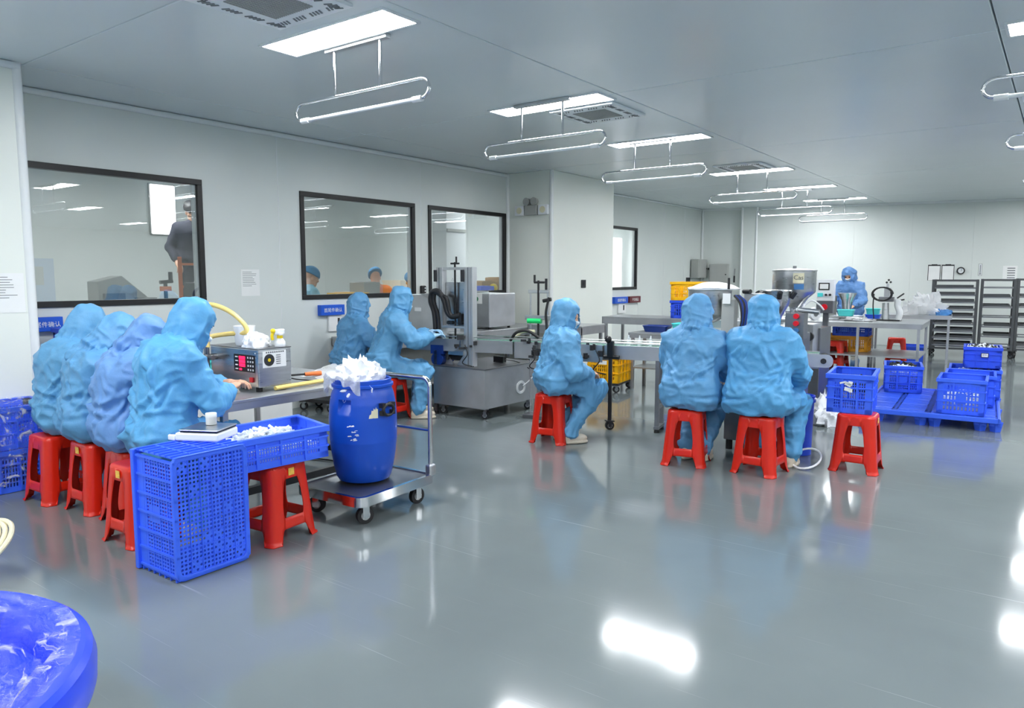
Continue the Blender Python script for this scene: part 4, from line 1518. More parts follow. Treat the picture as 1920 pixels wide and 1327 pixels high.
# ------------------------------------------------------------------ steel tables and benches
def table(name, label, x0, x1, y0, y1, z, loc=None, rz=0.0, apron=0.09, shelf=None, legs=True, mat='steel_sheet', back=False, stretch=None, legw=0.04, nx=2):
    cx, cy = (x0 + x1) / 2, (y0 + y1) / 2
    t = thing(name, label, 'table', (cx, cy, 0), rz)
    hx, hy = (x1 - x0) / 2, (y1 - y0) / 2
    MB().box((0, 0, z - 0.012), (2 * hx, 2 * hy, 0.024)).build('table_top', M[mat], t, False, 0.004)
    a = MB()
    for s in (-1, 1):
        a.box((0, s * (hy - 0.008), z - 0.02 - apron / 2), (2 * hx - 0.004, 0.012, apron)).box((s * (hx - 0.008), 0, z - 0.02 - apron / 2), (0.012, 2 * hy - 0.004, apron))
    a.build('apron', M[mat], t, False)
    if legs:
        for i in range(nx):
            for s in (-1, 1):
                MB().box((-hx + 0.05 + (2 * hx - 0.1) * i / (nx - 1), s * (hy - 0.05), (z - 0.03) / 2), (legw, legw, z - 0.03)).build('leg', M[mat], t, False, 0.003)
    if stretch:
        for s in (-1, 1):
            MB().box((0, s * (hy - 0.05), stretch), (2 * hx - 0.1, 0.045, 0.05)).build('stretcher', M['dark'], t, False)
            MB().box((s * (hx - 0.05), 0, stretch), (0.045, 2 * hy - 0.1, 0.05)).build('stretcher', M['dark'], t, False)
    if shelf:
        MB().box((0, 0, shelf), (2 * hx - 0.06, 2 * hy - 0.06, 0.02)).build('lower_shelf', M[mat], t, False)
    return t
table('filling_table', 'low steel table carrying the filling machine, in front of the four workers', -5.95, -4.25, 2.62, 4.05, 0.75, apron=0.05, stretch=0.12)
table('wall_bench', 'long steel bench along the left wall under the second and third windows', -7.18, -6.25, 5.94, 9.45, 0.81, apron=0.09, nx=3, shelf=0.22)
table('corner_bench', 'steel bench at the left wall behind the four workers', -7.18, -6.62, 2.62, 4.3, 0.80, apron=0.06, nx=2)
table('side_table', 'steel table before the white column, deep front apron', -6.2, -5.28, 8.7, 9.35, 0.86, apron=0.10)
table('back_bench', 'steel bench beyond the white column carrying yellow over blue crates', -5.55, -3.1, 9.75, 10.45, 0.95, apron=0.085, rz=R(4))
table('low_shelf_table', 'lower steel table holding the turquoise basin', -4.78, -3.55, 9.1, 9.6, 0.78, apron=0.05, rz=R(3), shelf=0.3)
bt = table('long_table', 'long steel work table far back, machines and basins on its top', -3.62, -1.78, 12.95, 14.35, 0.80, apron=0.06, rz=R(3), shelf=0.26, nx=3)
table('rear_table', 'steel table behind the long table, film bags heaped on it', -2.9, -1.6, 14.95, 15.75, 0.85, apron=0.05, rz=R(6))

# ------------------------------------------------------------------ filling machine on the front table
t = thing('filling_machine', 'steel box filling machine with red display and label sticker on the front table', 'machine', (-4.69, 3.14, 0.75))
MB().box((0, 0, 0.165), (0.58, 0.27, 0.265)).build('housing', M['steel'], t, False, 0.008)
MB().box((0, 0, 0.299), (0.585, 0.275, 0.006)).build('lid', M['steel_dark'], t, False, 0.002)
for sx in (-1, 1):
    for sy in (-1, 1):
        MB().cyl((sx * 0.24, sy * 0.1, 0), (sx * 0.24, sy * 0.1, 0.034), 0.022, n=12).build('foot', M['rubber'], t)
p = MB().box((0.13, -0.139, 0.195), (0.235, 0.008, 0.12)).build('control_panel', M['black'], t, False, 0.003)
k = MB()
for r in range(4):
    for c in range(3):
        k.box((0.185 + 0.028 * c, -0.144, 0.237 - 0.028 * r), (0.011, 0.003, 0.013))
    k.box((0.05, -0.144, 0.237 - 0.028 * r), (0.03, 0.003, 0.008))
stuff(k.build('key_marks', M['paper'], p, False))
d = MB()
for r in range(3):
    d.box((0.115, -0.144, 0.233 - 0.026 * r), (0.068, 0.003, 0.022))
d.box((0.095, -0.144, 0.152), (0.026, 0.003, 0.014))
d.build('red_display', M['display'], p, False)
MB().box((0.215, -0.142, 0.085), (0.036, 0.014, 0.036)).build('power_switch', M['redmat'], t, False, 0.004)
s = MB().box((0.292, -0.005, 0.225), (0.004, 0.19, 0.115)).build('label_sticker', M['paper'], t, False)
MB().cyl((0.294, -0.05, 0.22), (0.296, -0.05, 0.22), 0.042, n=24).build('round_mark', M['dark'], s)
MB().cyl((0.296, -0.05, 0.22), (0.297, -0.05, 0.22), 0.012, n=16).build('round_mark', M['gold'], s)
ln = MB()
for i in range(9):
    ln.box((0.2945, -0.07 + 0.017 * i, 0.273), (0.002, 0.011, 0.010))
for r in range(5):
    ln.box((0.2945, 0.025, 0.25 - 0.015 * r), (0.002, 0.036, 0.006))
ln.build('print_lines', M['ink'], s, False)
nz = MB()
nz.cyl((-0.22, -0.13, 0.22), (-0.22, -0.23, 0.22), 0.022, n=12).cyl((-0.27, -0.2, 0.22), (-0.15, -0.2, 0.22), 0.018, n=12)
nz.cyl((-0.22, -0.2, 0.30), (-0.22, -0.2, 0.08), 0.013, n=10).cyl((-0.22, -0.2, 0.10), (-0.22, -0.2, 0.045), 0.016, 0.008, n=10)
nz.build('filling_nozzle', M['steel_dark'], t)
MB().ball((-0.22, -0.2, 0.05), 0.019, 10, 8).build('nozzle_tip', M['black'], t)
MB().box((0.26, -0.137, 0.27), (0.01, 0.003, 0.01)).build('screw', M['white'], t)
ho = MB().tube(bez([(-0.22, -0.2, 0.29), (-0.22, -0.18, 0.36), (-0.12, -0.1, 0.385), (0.03, -0.06, 0.40), (0.04, -0.06, 0.45), (-0.06, -0.1, 0.54), (-0.20, -0.14, 0.59), (-0.34, -0.16, 0.585), (-0.41, -0.16, 0.53), (-0.42, -0.16, 0.40)]), 0.017, 10)
ho.build('feed_hose', M['hose'], t)
t = thing('clamp_stand', 'thin rod stand with a black clamp holding the yellow hose', 'stand', (-5.11, 2.98, 0.75))
MB().box((0.02, 0, 0.006), (0.14, 0.12, 0.012)).build('stand_base', M['steel'], t, False)
MB().cyl((0, 0, 0), (0, 0, 0.42), 0.008, n=8).build('rod', M['steel'], t)
MB().cyl((0.10, 0, 0), (0.10, 0, 0.40), 0.007, n=8).build('rod', M['steel'], t)
MB().box((0.06, 0, 0.35), (0.16, 0.025, 0.022)).ball((-0.03, 0, 0.34), 0.02).build('clamp', M['black'], t)
MB().tube([(0.10, 0, 0.4), (0.10, 0, 0.43), (0.14, 0, 0.445)], 0.006, 8).build('hook', M['steel'], t)
t = thing('measuring_jug', 'white plastic jug standing on the filling machine', 'jug', (-4.72, 3.12, 1.053))
MB().lathe([(0, 0), (0.06, 0), (0.065, 0.01), (0.075, 0.14), (0.073, 0.14), (0.062, 0.012), (0, 0.012)], 28).build('jug_body', M['white'], t)
MB().tube(bez([(-0.068, 0, 0.125), (-0.12, 0, 0.12), (-0.115, 0, 0.06), (-0.064, 0, 0.03)]), 0.008, 8).build('jug_handle', M['white'], t)
t = thing('spray_bottle', 'white spray bottle with yellow trigger on the filling machine', 'bottle', (-4.44, 3.215, 1.053))
MB().lathe([(0, 0), (0.036, 0), (0.038, 0.01), (0.036, 0.035), (0.022, 0.055), (0.017, 0.06), (0, 0.06)], 20).build('bottle_body', M['white'], t)
MB().cyl((0, 0, 0.058), (0, 0, 0.08), 0.021, n=16).build('screw_collar', M['gold'], t)
MB().box((0.0, -0.008, 0.105), (0.03, 0.085, 0.036)).prism([(-0.05, -0.02), (0.03, -0.02), (0.045, 0), (-0.05, 0.015)], 0.08, 0.1).build('spray_head', M['white'], t, False, 0.006)
MB().tube(bez([(0, -0.05, 0.11), (0, -0.065, 0.08), (0, -0.06, 0.05)]), 0.011, 8).ball((0, -0.055, 0.112), 0.018).build('trigger', M['gold'], t)

def crumple(name, label, cat, loc, r, mat, seed, n=28, amp=0.25, dome=True, parent=None, rz=0):
    """a crumpled lump: a ball pushed about by ridged noise"""
    b = MB().ball((0, 0, 0), 1.0, n, n // 2)
    P = np.array(b.v)
    if dome:
        P[:, 2] = np.where(P[:, 2] < 0, P[:, 2] * 0.12, P[:, 2])
    d = 1 + amp * (ridge(P * 2.3 + 5, seed) - 0.35) + amp * 0.7 * (ridge(P * 5.1 + 5, seed + 2) - 0.35)
    P = P * d[:, None] * np.array(r)
    P[:, 2] = np.maximum(P[:, 2], 0.0) if dome else P[:, 2]
    b.v = [tuple(p) for p in P]
    o = b.build(name, M[mat], parent, True, loc=loc)
    o.data.polygons.foreach_set('use_smooth', [True] * len(o.data.polygons))
    o.data.set_sharp_from_angle(angle=R(55))
    o.rotation_euler = (0, 0, rz)
    return tag(o, label, cat) if cat else o
crumple('film_bag', 'crumpled white film bag heaped on the filling machine', 'bag', (-4.56, 3.10, 1.053), (0.10, 0.09, 0.10), 'bagwhite', 3, 60)
crumple('wiping_cloth', 'cream wiping cloth lying by the filling machine near the nozzle', 'cloth', (-4.60, 2.86, 0.752), (0.13, 0.08, 0.075), 'cloth', 8, amp=0.5)
t = thing('parts_basket', 'small turquoise basket on the table behind the nearest worker', 'basket', (-5.30, 3.1, 0.752))
bm_ = MB()
for s in (-1, 1):
    bm_.box((0, s * 0.09, 0.075), (0.26, 0.005, 0.15)).box((s * 0.13, 0, 0.075), (0.005, 0.18, 0.15))
bm_.box((0, 0, 0.004), (0.26, 0.18, 0.006))
bm_.build('basket_wall', M['aqua'], t, False)
MB().box((0, -0.092, 0.145), (0.275, 0.012, 0.012)).box((0, 0.092, 0.145), (0.275, 0.012, 0.012)).box((-0.132, 0, 0.145), (0.012, 0.19, 0.012)).box((0.132, 0, 0.145), (0.012, 0.19, 0.012)).build('basket_rim', M['aqua'], t, False)
t = thing('soldering_tool', 'orange handled heat-sealing tool with a black cable on the front table', 'tool', (-4.70, 3.62, 0.79), R(70))
MB().cyl((0.0, 0, 0), (0.13, 0, 0.0), 0.015, 0.019, 12).build('tool_handle', M['orange'], t)
MB().cyl((-0.15, 0, 0), (0.0, 0, 0.0), 0.008, n=8).build('tool_shaft', M['black'], t)
MB().tube(bez([(-0.15, 0, 0), (-0.1, -0.08, -0.02), (0.04, -0.22, -0.03), (0.15, -0.40, -0.03), (0.16, -0.44, -0.2), (0.17, -0.42, -0.5), (0.2, -0.25, -0.70)]), 0.005, 6).build('tool_cable', M['rubber'], t)
tag(MB().tube(bez([(-4.38, 3.12, 0.77), (-4.40, 3.35, 0.77), (-4.42, 3.6, 0.77), (-4.46, 3.95, 0.77)]), 0.016, 8).build('hose_length', M['hose']), 'short yellow hose lying along the front table edge', 'hose')
m = MB().add(*sheet((-4.86, 3.68, 0.756), (0.3, 0.0, 0.0), (0.02, 0.33, 0.07), 14, 14, 0.012, 4))
tag(m.build('flat_bag', M['bag']), 'milky flat plastic bag lying at the end of the front table', 'bag')

# ------------------------------------------------------------------ trolley, drum and bag
t = thing('platform_trolley', 'steel platform trolley carrying the blue drum', 'trolley', (-3.68, 3.32, 0), R(3.6))
LX, LY_ = 0.57, 0.70
pl = rrect(0, 0, LX / 2, LY_ / 2, 0.05, 5)
MB().prism(pl, 0.155, 0.188).build('platform', M['steel_dark'], t, True, 0.003)
ou, inn = rrect(0, 0, LX / 2 + 0.012, LY_ / 2 + 0.012, 0.06, 5), rrect(0, 0, LX / 2 - 0.012, LY_ / 2 - 0.012, 0.045, 5)
m = MB()
n = len(ou)
vs = [(p[0], p[1], 0.197) for p in ou] + [(p[0], p[1], 0.197) for p in inn] + [(p[0], p[1], 0.135) for p in ou] + [(p[0], p[1], 0.135) for p in inn]
fs = []
for i in range(n):
    j = (i + 1) % n
    fs += [(i, j, n + j, n + i), (i, 2 * n + i, 2 * n + j, j), (n + i, n + j, 3 * n + j, 3 * n + i), (2 * n + i, 3 * n + i, 3 * n + j, 2 * n + j)]
m.add(vs, fs).build('platform_rim', M['chrome'], t, True)
def caster(parent, x, y, r=0.05, z0=0.0, ang=0.0, top=0.135, bracket='chrome', tyre='rubber'):
    c = MB()
    u = Vector((math.cos(ang), math.sin(ang), 0))
    w = Vector((-u.y, u.x, 0))
    o = Vector((x, y, z0 + r))
    c.cyl(o - w * 0.016, o + w * 0.016, r, n=20)
    cw_ = c.build('caster', M[tyre], parent)
    MB().cyl(o - w * 0.018, o + w * 0.018, r * 0.55, n=14).build('wheel_hub', M['steel'], cw_)
    b = MB()
    rot = Matrix((u, w, Vector((0, 0, 1)))).transposed()
    for s in (-1, 1):
        b.box(o + w * 0.024 * s + Vector((0, 0, r * 0.4)), (r * 0.8, 0.004, r * 1.4), rot=rot)
    b.box((x, y, top - 0.008), (0.08, 0.08, 0.012), rz=ang)
    b.cyl((x, y, z0 + 2 * r), (x, y, top), 0.016, n=10)
    b.build('wheel_fork', M[bracket], cw_, False)
for sx, sy, a in ((-1, -1, 0.4), (1, -1, 1.2), (-1, 1, 1.5), (1, 1, 1.4)):
    caster(t, sx * (LX / 2 - 0.07), sy * (LY_ / 2 - 0.1), 0.055, 0, a)
hy_ = LY_ / 2 - 0.02
pts = [(LX / 2 - 0.01, hy_, 0.2), (LX / 2 - 0.01, hy_, 0.80)] + [(LX / 2 - 0.07 + 0.06 * math.cos(a), hy_, 0.80 + 0.06 * math.sin(a)) for a in [PI / 2 * k / 6 for k in range(1, 7)]]
pts += [(-p[0], p[1], p[2]) for p in reversed(pts)]
MB().tube(pts, 0.0155, 12).build('push_handle', M['chrome'], t)
MB().cyl((-LX / 2 + 0.01, hy_, 0.50), (LX / 2 - 0.01, hy_, 0.50), 0.013, n=10).build('cross_bar', M['chrome'], t)
for s in (-1, 1):
    MB().box((s * (LX / 2 - 0.01), hy_, 0.225), (0.05, 0.06, 0.08)).build('handle_socket', M['steel'], t, False, 0.01)

t = thing('plastic_drum', 'large blue plastic drum on the trolley, torn white labels on its side', 'drum', (-3.72, 3.33, 0.198))
prof = [(0, 0.004), (0.15, 0.0), (0.168, 0.006), (0.182, 0.03), (0.2, 0.11), (0.214, 0.2), (0.2215, 0.27), (0.2225, 0.275), (0.2215, 0.281), (0.224, 0.36), (0.2235, 0.42), (0.2245, 0.425), (0.223, 0.431), (0.216, 0.52), (0.205, 0.58), (0.196, 0.605), (0.193, 0.612),
        (0.193, 0.624), (0.203, 0.630), (0.203, 0.646), (0.190, 0.650), (0.190, 0.676), (0.184, 0.680), (0.178, 0.676), (0.178, 0.60), (0.17, 0.45), (0, 0.45)]
cam_a = math.atan2(-3.33, 3.72)
pz_ = prof[:10] + [(float(np.interp(z, [p[1] for p in prof[2:16]], [p[0] for p in prof[2:16]])), z) for z in [0.431] + [0.44 + 0.0085 * k for k in range(16)]] + prof[14:]
db = MB().lathe(pz_, 150)
nv = []
for p in db.v:                                  # the sunken hand grip: deep at its top, running out at its bottom
    r, a = math.hypot(p[0], p[1]), math.atan2(p[1], p[0])
    u = ((a - cam_a + PI) % (2 * PI) - PI) * 0.22
    if r > 0.182 and -0.178 < u < -0.088 and 0.462 < p[2] < 0.553:
        k = 1 - 0.055 * ((p[2] - 0.462) / 0.091) / r
        p = (p[0] * k, p[1] * k, p[2])
    nv.append(p)
db.v = nv
db.build('drum_body', M['drum'], t)
def on_drum(a, z, off=0.0):
    r = np.interp(z, [p[1] for p in prof[2:16]], [p[0] for p in prof[2:16]]) + off
    return Vector((r * math.cos(a), r * math.sin(a), z))
cam_a = math.atan2(-3.33, 3.72)
def patch(poly, off=0.002):
    m = MB()
    vs = [on_drum(cam_a + u / 0.22, z, off) for u, z in poly]
    m.add(vs, [tuple(range(len(vs)))])
    return m
lab = MB()
pz = [(0.035, 0.44), (0.095, 0.44), (0.098, 0.50), (0.090, 0.497), (0.085, 0.512), (0.078, 0.492), (0.070, 0.505), (0.064, 0.487), (0.055, 0.492), (0.050, 0.468), (0.040, 0.462)]
lab.v, lab.f = patch(pz).v, patch(pz).f
lab.build('torn_label', M['beige'], t, False)
lab = MB()
rnd = random.Random(3)
for k in range(16):
    u, z = -0.125 + rnd.uniform(0, 0.08), 0.385 - 0.028 * (k % 4) + rnd.uniform(-0.006, 0.006)
    w, h = rnd.uniform(0.006, 0.03), rnd.uniform(0.004, 0.012)
    q = patch([(u, z), (u + w, z + 0.003), (u + w * 0.8, z + h), (u + w * 0.2, z + h * 0.7)])
    lab.add(q.v, q.f)
lab.build('scraped_print', M['paper'], t, False)
a = cam_a + 0.72
c = on_drum(a, 0.49, 0.016)
ra, ta = Vector((math.cos(a), math.sin(a), 0)), Vector((-math.sin(a), math.cos(a), 0))
hd = MB()
hd.tube([c + ta * (0.045 * math.cos(q)) + Vector((0, 0, 0.036 * math.sin(q))) + ra * (0.012) for q in [2 * PI * k / 16 for k in range(16)]], 0.011, 8, closed=True)
for s in (-1, 1):
    hd.box(c + ta * 0.04 * s + Vector((0, 0, 0.03)), (0.035, 0.03, 0.03), rz=a).box(c + ta * 0.045 * s - Vector((0, 0, 0.02)), (0.03, 0.022, 0.03), rz=a)
hd.build('drum_handle', M['black'], t)
bag = crumple('film_bag', 'crumpled white plastic bag bulging out of the blue drum', 'bag', (-3.73, 3.32, 0.82), (0.158, 0.158, 0.17), 'bagwhite', 21, 90, 0.36, False)
m = MB()
vs, fs = [], []
na, nr = 40, 10
for j in range(nr + 1):
    for i in range(na + 1):
        a = cam_a - 1.9 + 1.9 * i / na
        s = j / nr
        r = 0.15 + 0.075 * min(1, s * 2.2) + 0.012 * math.sin(a * 23 + s * 4)
        z = 0.885 + 0.012 * math.sin(a * 17) - (0.16 * max(0, s - 0.35) * (1 + 0.7 * math.sin(a * 2.3 + 2)))
        vs.append((r * math.cos(a), r * math.sin(a), z))
fs = [(j * (na + 1) + i, j * (na + 1) + i + 1, (j + 1) * (na + 1) + i + 1, (j + 1) * (na + 1) + i) for j in range(nr) for i in range(na)]
m.add(vs, fs)
o = m.build('bag_skirt', M['bag'], None, True, loc=(0.0, 0.01, -0.79))
o.parent = bag
o.location = (0.01, -0.01, -0.79)

# ------------------------------------------------------------------ wheeled post machine
t = thing('post_machine', 'wheeled steel cabinet with a tall aluminium post frame and black hoses', 'machine', (-5.28, 6.6, 0))
MB().box((0, 0, 0.335), (0.74, 0.98, 0.43)).build('cabinet', M['steel_sheet'], t, False, 0.006)
MB().box((0, 0, 0.553), (0.76, 1.0, 0.012)).build('cabinet_top', M['steel_dark'], t, False, 0.003)
for sx in (-1, 1):
    for sy in (-1, 1):
        caster(t, sx * 0.30, sy * 0.4, 0.042, 0, 0.5, 0.12, 'steel_dark')
def extrusion(m, x, y, z0, z1, w, d):
    m.box((x, y, (z0 + z1) / 2), (w, d, z1 - z0))
    for s in (-1, 1):
        m.box((x + s * w * 0.25, y - d / 2 - 0.002, (z0 + z1) / 2), (w * 0.16, 0.006, z1 - z0))
    return m
for x, w in ((-0.35, 0.085), (0.07, 0.12)):
    m = extrusion(MB(), x, -0.36, 0.56, 1.645, w, 0.08)
    pst = m.build('aluminium_post', M['alu'], t, False)
    g = MB()
    for s in (-1, 0, 1):
        g.box((x + s * w * 0.3, -0.402, 1.1), (0.008, 0.004, 1.08))
    g.build('groove', M['greydark'], pst, False)
    MB().box((x - 0.045 if x < 0 else x - 0.07, -0.41, 1.55), (0.035, 0.03, 0.13)).build('bracket', M['dark'], pst, False, 0.004)
    MB().prism([(0, 0), (0.13, 0), (0, 0.16)], -0.01, 0.01, Matrix.Translation((x + (w / 2 if x < 0 else -w / 2), -0.36, 0.56)) @ Matrix(((1 if x < 0 else -1, 0, 0, 0), (0, 0, 1, 0), (0, 1, 0, 0), (0, 0, 0, 1)))).build('gusset', M['alu'], pst, False)
MB().box((-0.14, -0.36, 1.63), (0.5, 0.05, 0.03)).build('top_bar', M['alu'], t, False)
MB().cyl((-0.14, -0.37, 0.80), (-0.14, -0.37, 1.70), 0.011, n=10).build('lead_screw', M['black'], t)
MB().cyl((-0.20, -0.37, 1.685), (-0.08, -0.37, 1.685), 0.01, n=8).cyl((-0.12, -0.37, 1.68), (-0.12, -0.37, 1.76), 0.010, n=8).build('crank_handle', M['black'], t)
MB().box((-0.14, -0.33, 1.23), (0.33, 0.02, 0.50)).build('slide_plate', M['steel'], t, False, 0.003)
MB().box((-0.14, -0.36, 0.985), (0.34, 0.10, 0.025)).build('lower_bar', M['alu'], t, False, 0.003)
m = MB()
for x in (-0.24, -0.20, -0.08, -0.05):
    m.cyl((x, -0.38, 1.03), (x, -0.33, 1.03), 0.022, n=12)
m.box((-0.06, -0.37, 1.08), (0.05, 0.05, 0.10)).build('valve_set', M['dark'], t, False)
MB().box((-0.13, -0.34, 0.80), (0.2, 0.12, 0.10)).build('gripper_head', M['steel'], t, False, 0.01)
MB().box((-0.11, -0.40, 0.70), (0.24, 0.03, 0.05)).build('guide_bar', M['steel'], t, False, 0.004)
m = MB()
m.box((-0.24, -0.36, 0.75), (0.1, 0.1, 0.09)).cyl((-0.24, -0.4, 0.62), (-0.18, -0.4, 0.9), 0.02).box((-0.13, -0.3, 0.66), (0.28, 0.1, 0.10))
m.build('gripper_motor', M['dark'], t, False)
for dx, rr in ((0, 0.030), (0.05, 0.022)):
    MB().tube(bez([(-0.40 + dx, -0.40, 0.62), (-0.40 + dx, -0.41, 0.95), (-0.42 + dx, -0.41, 1.14), (-0.48 + dx, -0.40, 1.26), (-0.46 + dx, -0.40, 1.36), (-0.36 + dx, -0.42, 1.38 - dx), (-0.27 + dx, -0.42, 1.30), (-0.22 + dx * 0.6, -0.41, 1.15), (-0.16 + dx * 0.4, -0.40, 1.10), (-0.06, -0.38, 1.12)]), rr, 10).build('black_hose', M['rubber'], t)
m = MB()
for k in range(3):
    m.tube([(0.375, 0.16 + (0.06 + 0.012 * k) * math.cos(a), 0.29 + (0.05 + 0.01 * k) * math.sin(a)) for a in [2 * PI * i / 20 for i in range(20)]], 0.006, 6, True)
m.tube(bez([(0.375, 0.2, 0.30), (0.40, 0.3, 0.36), (0.41, 0.42, 0.44), (0.385, 0.48, 0.53)]), 0.006, 6)
m.build('coiled_cable', M['white'], t)
MB().box((0.30, -0.47, 0.52), (0.07, 0.035, 0.07)).build('latch', M['alu'], t, False, 0.003)
m = MB()
m.box((0.12, 0.1, 0.6), (0.14, 0.06, 0.07)).tube(bez([(0.2, 0.1, 0.6), (0.3, 0.2, 0.57), (0.37, 0.3, 0.50), (0.38, 0.36, 0.48)]), 0.006, 6)
m.build('plug_adapter', M['black'], t)

# ------------------------------------------------------------------ conveyor line
ang = math.atan2(0.88, 4.14)
t = thing('conveyor', 'long belt conveyor with green belt passing the seated workers', 'conveyor', (-3.80, 6.64, 0), ang)
HL_ = 2.12
for x0, x1, hgt in ((-HL_, -0.95, 0.12), (-0.93, 0.05, 0.16), (0.07, 1.05, 0.12), (1.07, HL_ - 0.04, 0.12)):
    for s in (-1, 1):
        MB().span((x0, s * 0.105 - 0.006, 0.835 - hgt), (x1, s * 0.105 + 0.006, 0.855)).build('side_plate', M['steel_sheet'], t, False, 0.002)
    MB().span((x0, -0.09, 0.838), (x1, 0.09, 0.846)).build('belt', M['greenbelt'], t, False)
for s in (-1, 1):
    MB().cyl((-HL_, s * 0.125, 0.885), (HL_ - 0.3, s * 0.125, 0.885), 0.007, n=8).build('guide_rail', M['steel'], t)
MB().cyl((HL_, -0.12, 0.79), (HL_, 0.12, 0.79), 0.052, n=20).build('end_roller', M['rubber'], t)
m = MB().prism(rrect(HL_ - 0.05, 0.79, 0.13, 0.058, 0.05, 5), -0.006, 0.006)
m.xform(Matrix.Translation((0, -0.125, 0)) @ Matrix(((1, 0, 0, 0), (0, 0, -1, 0), (0, 1, 0, 0), (0, 0, 0, 1))))
ep = m.build('end_plate', M['alu'], t, False)
MB().cyl((HL_, -0.128, 0.79), (HL_, -0.142, 0.79), 0.025, n=16).build('bearing', M['dark'], ep)
for x in (-1.9, -0.5, 0.62, 1.75):
    f = MB()
    for s in (-1, 1):
        f.box((x, s * 0.10, 0.39), (0.04, 0.04, 0.66))
    f.box((x, 0, 0.25), (0.03, 0.2, 0.03)).box((x, 0, 0.05), (0.05, 0.26, 0.03))
    f.build('leg', M['steel_dark'], t, False)
    for s in (-1, 1):
        MB().cyl((x, s * 0.10, 0.0), (x, s * 0.10, 0.05), 0.028, 0.02, 12).build('foot', M['rubber'], t)
m = MB().cyl((-1.88, -0.12, 0.62), (-1.88, 0.16, 0.62), 0.075, n=20).box((-1.88, -0.02, 0.73), (0.16, 0.2, 0.1))
m.build('drive_motor', M['motor'], t)
rnd = random.Random(11)
for k in range(26):
    m = MB()
    x = rnd.choice((-1.55, -1.45, -0.75, -0.62, -0.1, 0.02)) + rnd.uniform(-0.06, 0.06)
    m.box((x, -0.15 + rnd.uniform(-0.03, 0.03), 0.80 + rnd.uniform(-0.1, 0.08)), (rnd.uniform(0.02, 0.07), 0.03, rnd.uniform(0.02, 0.06)), rz=rnd.uniform(0, 1))
    m.build('sensor_bracket', M['dark'], t, False)
for x in (-1.5, -0.7, 0.0):
    MB().tube(bez([(x, -0.16, 0.80), (x + 0.05, -0.2, 0.7), (x - 0.02, -0.18, 0.6), (x + 0.1, -0.14, 0.56)]), 0.006, 6).build('cable', M['rubber'], t)
m = MB()
m.tube(bez([(-0.98, -0.1, 0.86), (-0.9, -0.12, 0.95), (-0.78, -0.1, 0.97), (-0.66, -0.08, 0.9)]), 0.016, 8)
m.build('thick_hose', M['rubber'], t)
MB().tube(bez([(-1.05, 0.16, 0.86), (-0.95, 0.15, 0.94), (-0.8, 0.14, 0.95)]), 0.018, 8).build('pipe_elbow', M['clearhose'], t)
for i, (x, y) in enumerate([(-3.52, 6.71), (-3.41, 6.735), (-3.30, 6.76), (-3.19, 6.78), (-3.08, 6.80)]):
    b = thing('spray_vial', '%s white spray bottle from the left in the row on the conveyor' % ['first', 'second', 'third', 'fourth', 'fifth'][i], 'bottle', (x, y, 0.847), 0, 'white spray bottles riding the conveyor')
    MB().lathe([(0, 0), (0.019, 0), (0.02, 0.004), (0.02, 0.05), (0.009, 0.062), (0.009, 0.066), (0, 0.066)], 14).build('vial_body', M['white'], b)
    MB().lathe([(0, 0.064), (0.011, 0.064), (0.011, 0.082), (0.007, 0.086), (0.006, 0.106), (0, 0.106)], 12).build('spray_cap', M['white'], b)
t = thing('clamp_post', 'black clamp post with lever on the conveyor front behind the yellow crate', 'stand', (-3.62, 6.52, 0), ang)
MB().box((0, 0, 0.42), (0.035, 0.03, 0.80)).build('post', M['dark'], t, False, 0.003)
MB().box((0, 0.0, 0.82), (0.06, 0.05, 0.16)).cyl((-0.07, 0, 0.74), (0.09, 0, 0.74), 0.02).ball((-0.02, -0.02, 0.92), 0.035).build('clamp_head', M['black'], t)
caster(t, 0.0, 0.0, 0.045, 0, 0.6, 0.10, 'dark')

# rod stand with the green clamp
t = thing('rod_stand', 'tall rod stand with black crank and glowing green clamp by the conveyor', 'machine', (-4.57, 6.62, 0), ang)
MB().box((0, 0.02, 0.02), (0.3, 0.22, 0.04)).build('stand_base', M['steel_dark'], t, False, 0.004)
for x, z in ((-0.10, 1.38), (0.10, 1.42)):
    MB().cyl((x, 0.02, 0.04), (x, 0.02, z), 0.010, n=8).build('rod', M['steel'], t)
MB().cyl((0.0, 0, 0.55), (0.0, 0, 1.5), 0.012, n=10).build('lead_screw', M['black'], t)
MB().cyl((-0.05, 0, 1.48), (0.07, 0, 1.48), 0.012).cyl((-0.045, 0, 1.48), (-0.045, 0, 1.56), 0.012).build('crank_handle', M['black'], t)
MB().cyl((0.09, 0, 1.40), (0.09, 0, 1.52), 0.014).cyl((0.055, 0, 1.28), (0.15, 0, 1.30), 0.02).build('clamp', M['black'], t)
MB().box((0, 0.01, 1.38), (0.24, 0.03, 0.035)).build('top_bridge', M['steel'], t, False, 0.004)
MB().box((0.0, 0.0, 1.10), (0.30, 0.05, 0.05)).build('middle_bridge', M['steel'], t, False, 0.006)
MB().cyl((-0.12, -0.01, 1.065), (0.04, -0.01, 1.065), 0.03, n=14).build('green_clamp', M['greenlamp'], t)
MB().tube(bez([(0.13, -0.02, 1.32), (0.10, -0.03, 1.15), (0.11, -0.03, 0.95), (0.08, -0.03, 0.75), (0.12, -0.02, 0.6)]), 0.014, 8).build('black_cable', M['rubber'], t)

